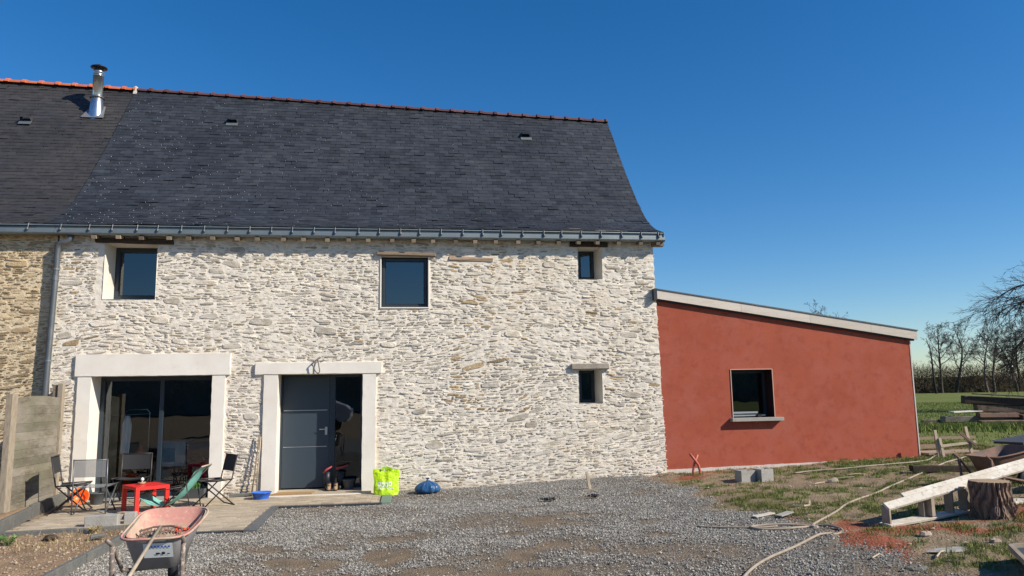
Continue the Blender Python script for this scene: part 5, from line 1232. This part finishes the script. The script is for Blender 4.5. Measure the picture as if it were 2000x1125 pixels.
# beam on the ground
tag(MB().obox((8.1,-2.15,.36),(9.2,-2.45,.36),.14,.10,jit=.01).build('beam', M_wood_dk, None, bevel=.008), 'dark beam lying on the ground behind the white frame', 'beam')
# post and rail scraps by the red corner
g0 = .36
fn = thing('rough_fence', 'rough post and rail scrap right of the red wall', 'fence', (10.3,-.3,.34))
MB().obox((10.04,-.30,.30),(9.99,-.30,.85),.055,.03,up=(0,1,0)).build('post', M_ash, fn); MB().obox((10.11,-.33,.30),(10.05,-.33,.70),.05,.03,up=(0,1,0)).build('post', M_ash, fn)
MB().obox((10.74,-.30,.30),(10.64,-.30,.90),.055,.03,up=(0,1,0)).build('post', M_ash, fn)
MB().obox((10.05,-.34,.55),(10.80,-.34,.615),.03,.045).build('rail', M_ash, fn); MB().obox((10.45,-.36,.80),(10.78,-.36,.55),.03,.04).build('brace', M_rust, fn)
tag(MB().obox((9.95,1.1,.60),(12.2,1.4,.57),.08,.05).build('plank', M_wood_old, None), 'upper long grey plank lying beyond the rough fence', 'plank'); tag(MB().obox((9.95,.75,.46),(11.0,.85,.45),.08,.08).build('plank', M_wood_old, None), 'lower short grey plank lying beyond the rough fence', 'plank')
tag(MB().obox((10.0,.2,.38),(11.3,.3,.38),.5,.03,jit=.01).build('plank', mat('sandy_board', (.33,.25,.18), .9, .1), None), 'broad sandy board flat on the ground beyond the rough fence', 'plank')
# dark grates stack
gt = thing('steel_grate', 'dark steel grates leaning on a heap at the right edge', 'grate', (11.6,-.4,.4))
MB().obox((11.0,-.9,.62),(13.2,.2,.70),.5,.04).build('sheet', M_grate, gt)
for k in range(14):
    s = k/13; a = Vector((11.0,-.9,.655)).lerp(Vector((13.2,.2,.735)), s); MB().obox(a+Vector((-.12,.25,0)), a+Vector((.12,-.25,0)), .025, .02).build('bar', M_galv, gt)
MB().obox((10.9,-1.0,.45),(13.2,.1,.50),.5,.20).build('support', M_wood_dk, gt)
# timber pile far right
LG = [((17.9,9.4,.95),(18.15,9.0,1.0),None)]
def beam(p, q, w_, h, label, m=M_log, grp='salvaged beams piled in the field'):
    return tag(MB().obox(p, q, w_, h, jit=.02, t=rnd.random()).build('beam', m, None, bevel=.01), label, 'beam', grp)
beam((18.15,9.0,1.22),(22.5,7.6,.92),.28,.26,'topmost long dark beam of the pile in the field', M_wood_dk)
beam((18.35,8.8,1.40),(22.5,7.4,1.10),.14,.05,'thin pale plank lying along the top of the beam pile', M_fence)
beam((18.5,8.9,.95),(22.5,7.7,.75),.26,.24,'brown middle beam under the topmost one in the field')
beam((17.35,9.0,.60),(19.9,8.6,.56),.26,.22,'short pale beam end sticking out left of the beam pile', M_fence)
beam((17.6,8.9,.83),(18.6,8.8,.84),.30,.04,'small white board on top of the left beam ends', M_whitew)
beam((18.4,8.7,.72),(19.9,8.5,.70),.24,.14,'reddish short beam in the middle of the pile', M_rust)
beam((18.2,8.4,.44),(22.5,7.3,.46),.26,.22,'lowest long beam of the pile resting in the grass')
beam((19.5,8.2,.62),(22.5,7.2,.60),.24,.18,'second lowest beam of the pile at the right edge')
beam((16.9,9.4,.52),(18.2,9.3,.52),.12,.10,'thin grey stick at the far left of the beam pile', M_fence)
tag(MB().lathe([(0,.9),(.4,.75),(1.2,.3),(1.9,.0)], (24.5,13,.36), 14, 1, .7).build('sand_heap', mat('sand_heap', (.46,.36,.26), .95, .05), None, smooth=True), 'pale sand heap behind the beam pile', 'heap')
# lower right corner frame
cf = thing('wooden_tray', 'corner of a raised timber box frame at the lower right edge', 'timber frame', (5.3,-8.1,.2))
MB().obox((5.07,-7.60,.33),(4.42,-8.6,.35),.035,.045).build('side_rail', M_frame_in, cf); MB().obox((5.07,-7.59,.33),(6.6,-7.6,.36),.035,.045).build('side_rail', M_frame_in, cf); MB().add([(5.08,-7.62,.325),(6.6,-7.63,.35),(6.2,-9.0,.37),(4.44,-8.6,.37)], [[0,1,2,3]]).build('mesh_panel', M_grate, cf)
for p in ((6.3,-7.64),(4.45,-8.55)): MB().box((p[0]-.03,p[1]-.03,.1),(p[0]+.03,p[1]+.03,.33)).build('leg', M_frame_in, cf)
# loose yard stones and scraps
def rock(x, y, a, b, c, label, m, seed, grp='loose pieces lying in the yard'):
    r = np.random.default_rng(seed); n = 9; V = []
    for j, (q, z) in enumerate(((.8,-.2),(1,.3),(.75,.85),(.3,1))):
        for k in range(n): t = 6.283*k/n; V.append((x+math.cos(t)*a*q*r.uniform(.75,1.15), y+math.sin(t)*b*q*r.uniform(.75,1.15), float(groundz(x, y))+c*z*r.uniform(.85,1.1)))
    return tag(MB().add(V, [[j*n+k, j*n+(k+1)%n, (j+1)*n+(k+1)%n, (j+1)*n+k] for j in range(3) for k in range(n)]+[[3*n+k for k in range(n)]]).build('stone', m, None), label, 'stone', grp)
rock(6.60,-2.36,.10,.07,.06,'pale broken tile piece among debris before the red wall', M_rubble, 1)
rock(6.72,-2.20,.07,.05,.05,'small pinkish stone beside the broken tile piece', M_rubble, 2)
rock(5.2,-6.35,.07,.05,.05,'light grey stone on the red stained soil', M_rubble, 3)
rock(4.35,-7.35,.13,.06,.04,'long flat dark stone at the bottom edge of the yard', M_concd, 4)
rock(4.46,-5.53,.06,.05,.06,'rough pinkish lump where the hose meets the gravel', M_rubble, 5)
rock(5.55,-6.85,.06,.05,.035,'rounded pale pebble near the timber box frame', M_rubble, 6)
rock(5.05,-6.95,.35,.10,.02,'flat spill of dried mortar on the grass near the bottom right', M_conc, 7)
tag(MB().obox((4.12,-4.78,.175),(4.42,-4.66,.19),.08,.012).build('board_scrap', M_whitew, None), 'white board scrap at the gravel edge above the hose loop', 'scrap')
tag(MB().obox((4.38,-4.88,.19),(4.62,-4.72,.205),.09,.012).build('board_scrap', M_conc, None), 'grey board scrap beside the white one at the gravel edge', 'scrap')
tag(MB().tube([gpt(4.85,-4.35,.02),gpt(4.95,-4.45,.03),gpt(5.05,-4.40,.02),gpt(5.12,-4.28,.05)], .012, 6).build('twig', M_ash, None), 'curved pale stick on the grass between gravel and frame', 'stick')
for k, (x, y, a, l) in enumerate(((6.3,-2.5,.4,.25),(6.9,-2.2,-.3,.3),(4.75,-7.15,.7,.3),(4.25,-7.0,.5,.25),(7.3,-1.9,.1,.35))):
    dxx, dyy = math.cos(a)*l/2, math.sin(a)*l/2
    tag(MB().tube([gpt(x-dxx,y-dyy,.02),gpt(x,y,.035),gpt(x+dxx,y+dyy,.02)], .008, 5).build('stick', M_ash, None), ['short stick left of the broken tile pieces','straight stick right of the broken tile pieces','stick on the grass near the bottom edge, right one','stick at the gravel edge near the bottom, left one','long stick in the dirt below the red wall'][k], 'stick', 'thin sticks in the yard')

# plants in the bed: fern, dry weed, sprouts
def fern(root, x, y, z, n, L_, m):
    for k in range(n):
        a = 6.283*k/n+rnd.uniform(-.3,.3); l = L_*rnd.uniform(.7,1.1); mb = MB(); prev = None
        for q in range(9):
            t = q/8; px_ = x+math.cos(a)*l*t*.55; py2 = y+math.sin(a)*l*t*.55; pz2 = z+l*(t*.95-.35*t*t)
            w_ = .045*math.sin(math.pi*min(1,t+.12))+.004
            for s in (-1, 1):
                ex2, ey2 = px_-math.sin(a)*w_*s+math.cos(a)*.02, py2+math.cos(a)*w_*s+math.sin(a)*.02
                mb.add([(px_-math.cos(a)*.008, py2-math.sin(a)*.008, pz2),(px_+math.cos(a)*.008, py2+math.sin(a)*.008, pz2+.004),(ex2,ey2,pz2-.01)], [[0,1,2]], t=rnd.random())
        mb.build('frond', m, root)
o = thing('fern', 'bright green fern growing in the soil bed at lower left', 'plant', (-4.62,-3.75,.05)); fern(o, -4.62,-3.75,.03, 12, .20, M_green_l)
o = thing('small_weed', 'low dark green weed left of the fern in the bed', 'plant', (-4.85,-3.5,.05)); fern(o, -4.85,-3.5,.03, 8, .11, M_green_l)
o = thing('small_weed', 'low weed at the very left edge of the soil bed', 'plant', (-5.05,-3.85,.05)); fern(o, -5.05,-3.85,.04, 7, .12, M_green_l)
o = thing('dry_weed', 'dry straw-coloured weed tuft in front of the terrace blocks', 'plant', (-4.0,-3.15,.05)); fern(o, -3.92,-3.15,.03, 9, .15, MAT['dry_grass'])
rock_ = tag(MB().lathe([(0,.06),(.05,.05),(.075,.015),(.06,.0)], (-4.25,-3.55,.04), 7, 1.2, .8).build('clay_shard', M_wood_dk, None), 'dark curved shard lying on the soil bed', 'shard')
tag(MB().tube([(-3.75,-3.7,.07),(-3.62,-3.62,.075)], .03, 8).build('can', M_concd, None), 'small crushed tube on the soil beside the kerb', 'litter')

# ================================================================== TREES
def grow(segs, p, d, L_, r, lvl, P_, rr):
    """append (points, radii) of a branch and its children"""
    n = P_['seg'] if lvl < 2 else 3; pts = [Vector(p)]; dd = Vector(d).normalized(); rs = [r]; step = L_/n
    for i in range(n):
        dd = (dd+Vector((rr.gauss(0,1), rr.gauss(0,1), rr.gauss(0,1)))*P_['wob']+Vector((0,0,P_['up'][min(lvl, 3)]))).normalized()
        pts.append(pts[-1]+dd*step); rs.append(r*(1-(i+1)/n*(1-P_['tap'])))
    segs.append((pts, rs))
    if lvl >= P_['lv']: return
    nc = P_['kids'][lvl]
    for k in range(nc):
        t = P_['start'][lvl]+(1-P_['start'][lvl])*(k+rr.random())/nc; f = t*n; i = min(int(f), n-1); q = pts[i].lerp(pts[i+1], f-i)
        dr_ = (pts[i+1]-pts[i]).normalized(); o_ = dr_.orthogonal().normalized(); o_.rotate(Matrix.Rotation(rr.uniform(0, 6.283), 3, dr_))
        an = P_['ang']*rr.uniform(.7, 1.25); nd = dr_*math.cos(an)+o_*math.sin(an)
        grow(segs, q, nd, L_*P_['len'][lvl]*rr.uniform(.65, 1.15)*(1.15-.5*t), max(rs[i]*P_['rad'], P_['rmin']), lvl+1, P_, rr)
def build_tree(root, segs, m, cut=1):
    B = [MB(), MB()]
    for k, (pts, rs) in enumerate(segs):
        b = B[0] if k == 0 else B[1]; b.tube(pts, rs, 7 if k == 0 else (4 if rs[0] > .03 else 3), False, t=rnd.random())
    B[0].build('trunk', m, root, smooth=True)
    me = bpy.data.meshes.new('crown'); org = wloc(root); me.from_pydata([tuple(Vector(p)-org) for p in B[1].v], [], B[1].f); me.materials.append(m)
    at = me.attributes.new('tint', 'FLOAT', 'POINT'); at.data.foreach_set('value', B[1].t); link('crown', me, root)
def tree_at(x, y, H, label, seed, P_=None, m=M_twig, lean=(0,0), grp='bare trees beyond the field'):
    rr = random.Random(seed); root = thing('bare_tree', label, 'tree', (x, y, .3), 0, grp); segs = []
    Pd = dict(seg=7, wob=.10, up=(.02,.05,.04,.02), tap=.25, lv=4, kids=(12,8,5,4), start=(.34,.2,.15,.1), ang=.85, len=(.40,.55,.55,.5), rad=.5, rmin=.024)
    Pd.update(P_ or {})
    grow(segs, (x, y, .25), (lean[0], lean[1], 1), H*.92, .022*H, 0, Pd, rr); build_tree(root, segs, m)
tree_at(91.8,105,11.6,'round-topped bare tree, leftmost of the free-standing pair beyond the field',1)
tree_at(95.4,106,12.2,'taller bare tree, right one of the free-standing pair beyond the field',2)
tree_at(99.8,104,10.6,'bare tree just right of the free-standing pair, thin twin stems',3,dict(kids=(7,6,5,4)),lean=(-.08,0))
tree_at(101.9,105,11.2,'slender bare tree between the drooping branches and the pair',4,lean=(.05,0))
tree_at(104.6,103,10.8,'bare tree behind the drooping branch tips',5,lean=(-.04,0))
tree_at(107.4,106,12.0,'bare tree at the right edge behind the drooping branches',6,m=M_twigd)
tree_at(110.6,104,11.5,'rightmost bare tree partly outside the picture',7,m=M_twigd)
tree_at(86.9,100,10.4,'nearly branchless dark tree right beside the red wall corner',8,dict(kids=(10,2,1,0),len=(.10,.4,.4,.4),lv=2,start=(.45,.2,.1,.1),ang=.5,up=(0,.12,.05,0)),m=M_twigd)
tree_at(76.0,112,16.3,'bare tree whose top shows above the pale fascia board',9,dict(kids=(9,7,5,4)))
# drooping near tree, trunk out of the picture to the right
rr = random.Random(21); root = thing('bare_tree', 'big bare tree with arching drooping branches reaching in from the right', 'tree', (33.4,19,.36)); segs = []
grow(segs, (33.4,19,.3), (0,0,1), 9.0, .30, 0, dict(seg=8, wob=.04, up=(.02,)*4, tap=.4, lv=0, kids=(0,), start=(0,), ang=0, len=(1,), rad=.5, rmin=.02), rr)
PD = dict(seg=10, wob=.06, up=(-.155,-.09,-.07,-.05), tap=.22, lv=3, kids=(12,8,5,0), start=(.15,.12,.1,0), ang=.55, len=(.52,.5,.5,.5), rad=.48, rmin=.009)
for (z, dx_, dz_, L_, r_, dy_) in tuple((a_+.55, b_, c_+.22, d_*.74, e_, f_) for a_, b_, c_, d_, e_, f_ in ((4.6,-1,.55,6.6,.075,-.10),(4.9,-1,.85,6.9,.08,.15),(3.8,-1,.42,6.4,.085,-.2),(3.4,-1,.35,6.5,.09,.1),(3.0,-1,.22,6.0,.07,.3),(4.2,-1,.62,7.1,.06,.35),(2.7,-1,.12,5.6,.06,-.35),(5.4,-1,.9,6.5,.08,-.4),(3.2,-1,.3,5.6,.06,-.6),(5.2,.9,.8,6,.09,.2),(4.4,.5,.7,6,.09,-.9),(4.8,.3,.7,6,.09,.9),(6.5,.2,1,4,.07,.2))):
    grow(segs, (33.4,19,z), (dx_,dy_,dz_), L_, r_, 0, PD, rr)
build_tree(root, segs, M_twigd)
# sapling in the field
sp = thing('sapling', 'thin pale sapling standing in the field right of the red wall', 'tree', (21.5,17,.36)); segs = []
grow(segs, (21.5,17,.34), (0,0,1), 2.6, .02, 0, dict(seg=6, wob=.05, up=(.05,)*4, tap=.2, lv=1, kids=(7,), start=(.3,), ang=.6, len=(.25,), rad=.5, rmin=.006), random.Random(3)); build_tree(sp, segs, M_ash)
# thicket along the field's far edge: a dense mass of twigs
r = np.random.default_rng(17); N_ = 130000
hx_ = r.uniform(52, 260, N_); base_h = 3.6+2.6*fbm(hx_*.16, hx_*0, 7, 4)-.8
vv = r.random(N_)**.75; hz_ = .2+vv*base_h*(1+.10*r.normal(0, 1, N_)); hy_ = 107+r.uniform(-1.2, 9, N_)-2*vv
ln = r.uniform(.25, .9, N_); aa = r.normal(0, .6, N_); bb_ = r.uniform(-.5, .5, N_); wd_ = r.uniform(.02, .075, N_)*(1.5-vv)
p0 = np.stack([hx_-wd_, hy_, hz_], -1); p1 = np.stack([hx_+wd_, hy_, hz_], -1); p2 = np.stack([hx_+np.sin(aa)*ln, hy_+bb_, hz_+np.cos(aa)*ln*.8], -1)
V = np.stack([p0, p1, p2], 1).reshape(-1, 3)
link('thicket', mesh_np('thicket', V, np.arange(N_*3).reshape(-1, 3), M_hedge, False, dict(tint=np.repeat(r.random(N_), 3))), kind='stuff')
bk = MB(); xs_ = np.arange(50, 264, 1.0); V = []
for x in xs_:
    h = 2.4+2.0*float(fbm(x*.16, 0, 7, 4))-.6
    V += [(x, 108.5, 0), (x, 109.5+float(vn(x*.7,0,3)), h), (x, 114, h*.9), (x, 116, 0)]
n = len(xs_); bk.add(V, [[i*4+k, (i+1)*4+k, (i+1)*4+k+1, i*4+k+1] for i in range(n-1) for k in range(3)])
bk.build('thicket_core', M_hedge, None, kind='stuff')

# ================================================================== BEHIND THE VIEWER (seen only in the window glass)
r = np.random.default_rng(27); N_ = 60000
hx_ = r.uniform(-90, 70, N_); hh_ = 4.5+4*fbm(hx_*.12, hx_*0, 19, 4); vv = r.random(N_)**.8
hy_ = -62-r.uniform(0, 8, N_); hz_ = vv*hh_*(1+.1*r.normal(0, 1, N_))
ln = r.uniform(.3, .9, N_); aa = r.normal(0, .8, N_); wd_ = r.uniform(.04, .13, N_)
V = np.stack([np.stack([hx_-wd_, hy_, hz_], -1), np.stack([hx_+wd_, hy_, hz_], -1), np.stack([hx_+np.sin(aa)*ln, hy_+.3, hz_+np.cos(aa)*ln], -1)], 1).reshape(-1, 3)
link('distant_wood', mesh_np('distant_wood', V, np.arange(N_*3).reshape(-1, 3), mat('mixed_wood_leaves', (.30,.33,.27), .9, .1, tint=.5), False, dict(tint=np.repeat(r.random(N_), 3))), kind='stuff')  # wood colour lightened, standing for ambient light on its backlit side
bk = MB(); V = []; xs_ = np.arange(-90, 71, 2.0)
for x in xs_:
    h = (4.5+4*float(fbm(x*.12, 0, 19, 4)))*.8; V += [(x, -63.5, 0), (x, -64, h), (x, -69, h*.9), (x, -71, 0)]
n = len(xs_); bk.add(V, [[i*4+k, (i+1)*4+k, (i+1)*4+k+1, i*4+k+1] for i in range(n-1) for k in range(3)])
bk.build('distant_wood_core', mat('wood_mass', (.26,.28,.25), .95, .05), None, kind='stuff')  # core colour lightened likewise for ambient light
van = thing('parked_van', 'white parked van mirrored in the glass beside the front door', 'van', (-4.6,-22,0), 0)
PR = [(-6.9,.45),(-2.75,.45),(-2.6,.7),(-2.62,1.0),(-2.85,1.25),(-3.45,1.42),(-4.15,2.15),(-4.6,2.3),(-6.8,2.3),(-6.95,2.1)]
n = len(PR); V = [(x,-21.2,z) for x, z in PR]+[(x,-22.9,z) for x, z in PR]
MB().add(V, [[i,(i+1)%n,n+(i+1)%n,n+i] for i in range(n)]+[list(range(n)), list(range(n,2*n))]).build('body', M_vanp, van, bevel=.03)
MB().add([(-3.50,-21.3,1.47),(-3.50,-22.8,1.47),(-4.13,-22.75,2.12),(-4.13,-21.35,2.12)], [[0,1,2,3]]).xform(Matrix.Translation((.03,0,.03))).build('windscreen', M_black, van)
MB().add([(-3.75,-21.19,1.42),(-4.9,-21.19,1.42),(-4.9,-21.19,2.0),(-4.2,-21.19,2.0)], [[0,1,2,3]]).build('side_window', M_black, van)
for x in (-3.45, -6.1):
    for y in (-21.25, -22.85): 
        wv = MB().lathe([(0,-.1),(.33,-.1),(.36,0),(.33,.1),(0,.1)], (x,y,.36), 20, rot=Matrix.Rotation(R_(90), 3, 'X')).build('wheel', M_rubber, van, smooth=True)
for y in (-21.35, -22.75): MB().lathe([(0,0),(.13,0),(.1,.06),(0,.08)], (-2.62,y,.95), 12, rot=Matrix.Rotation(R_(90), 3, 'Y')).build('headlight', M_steelb, van)
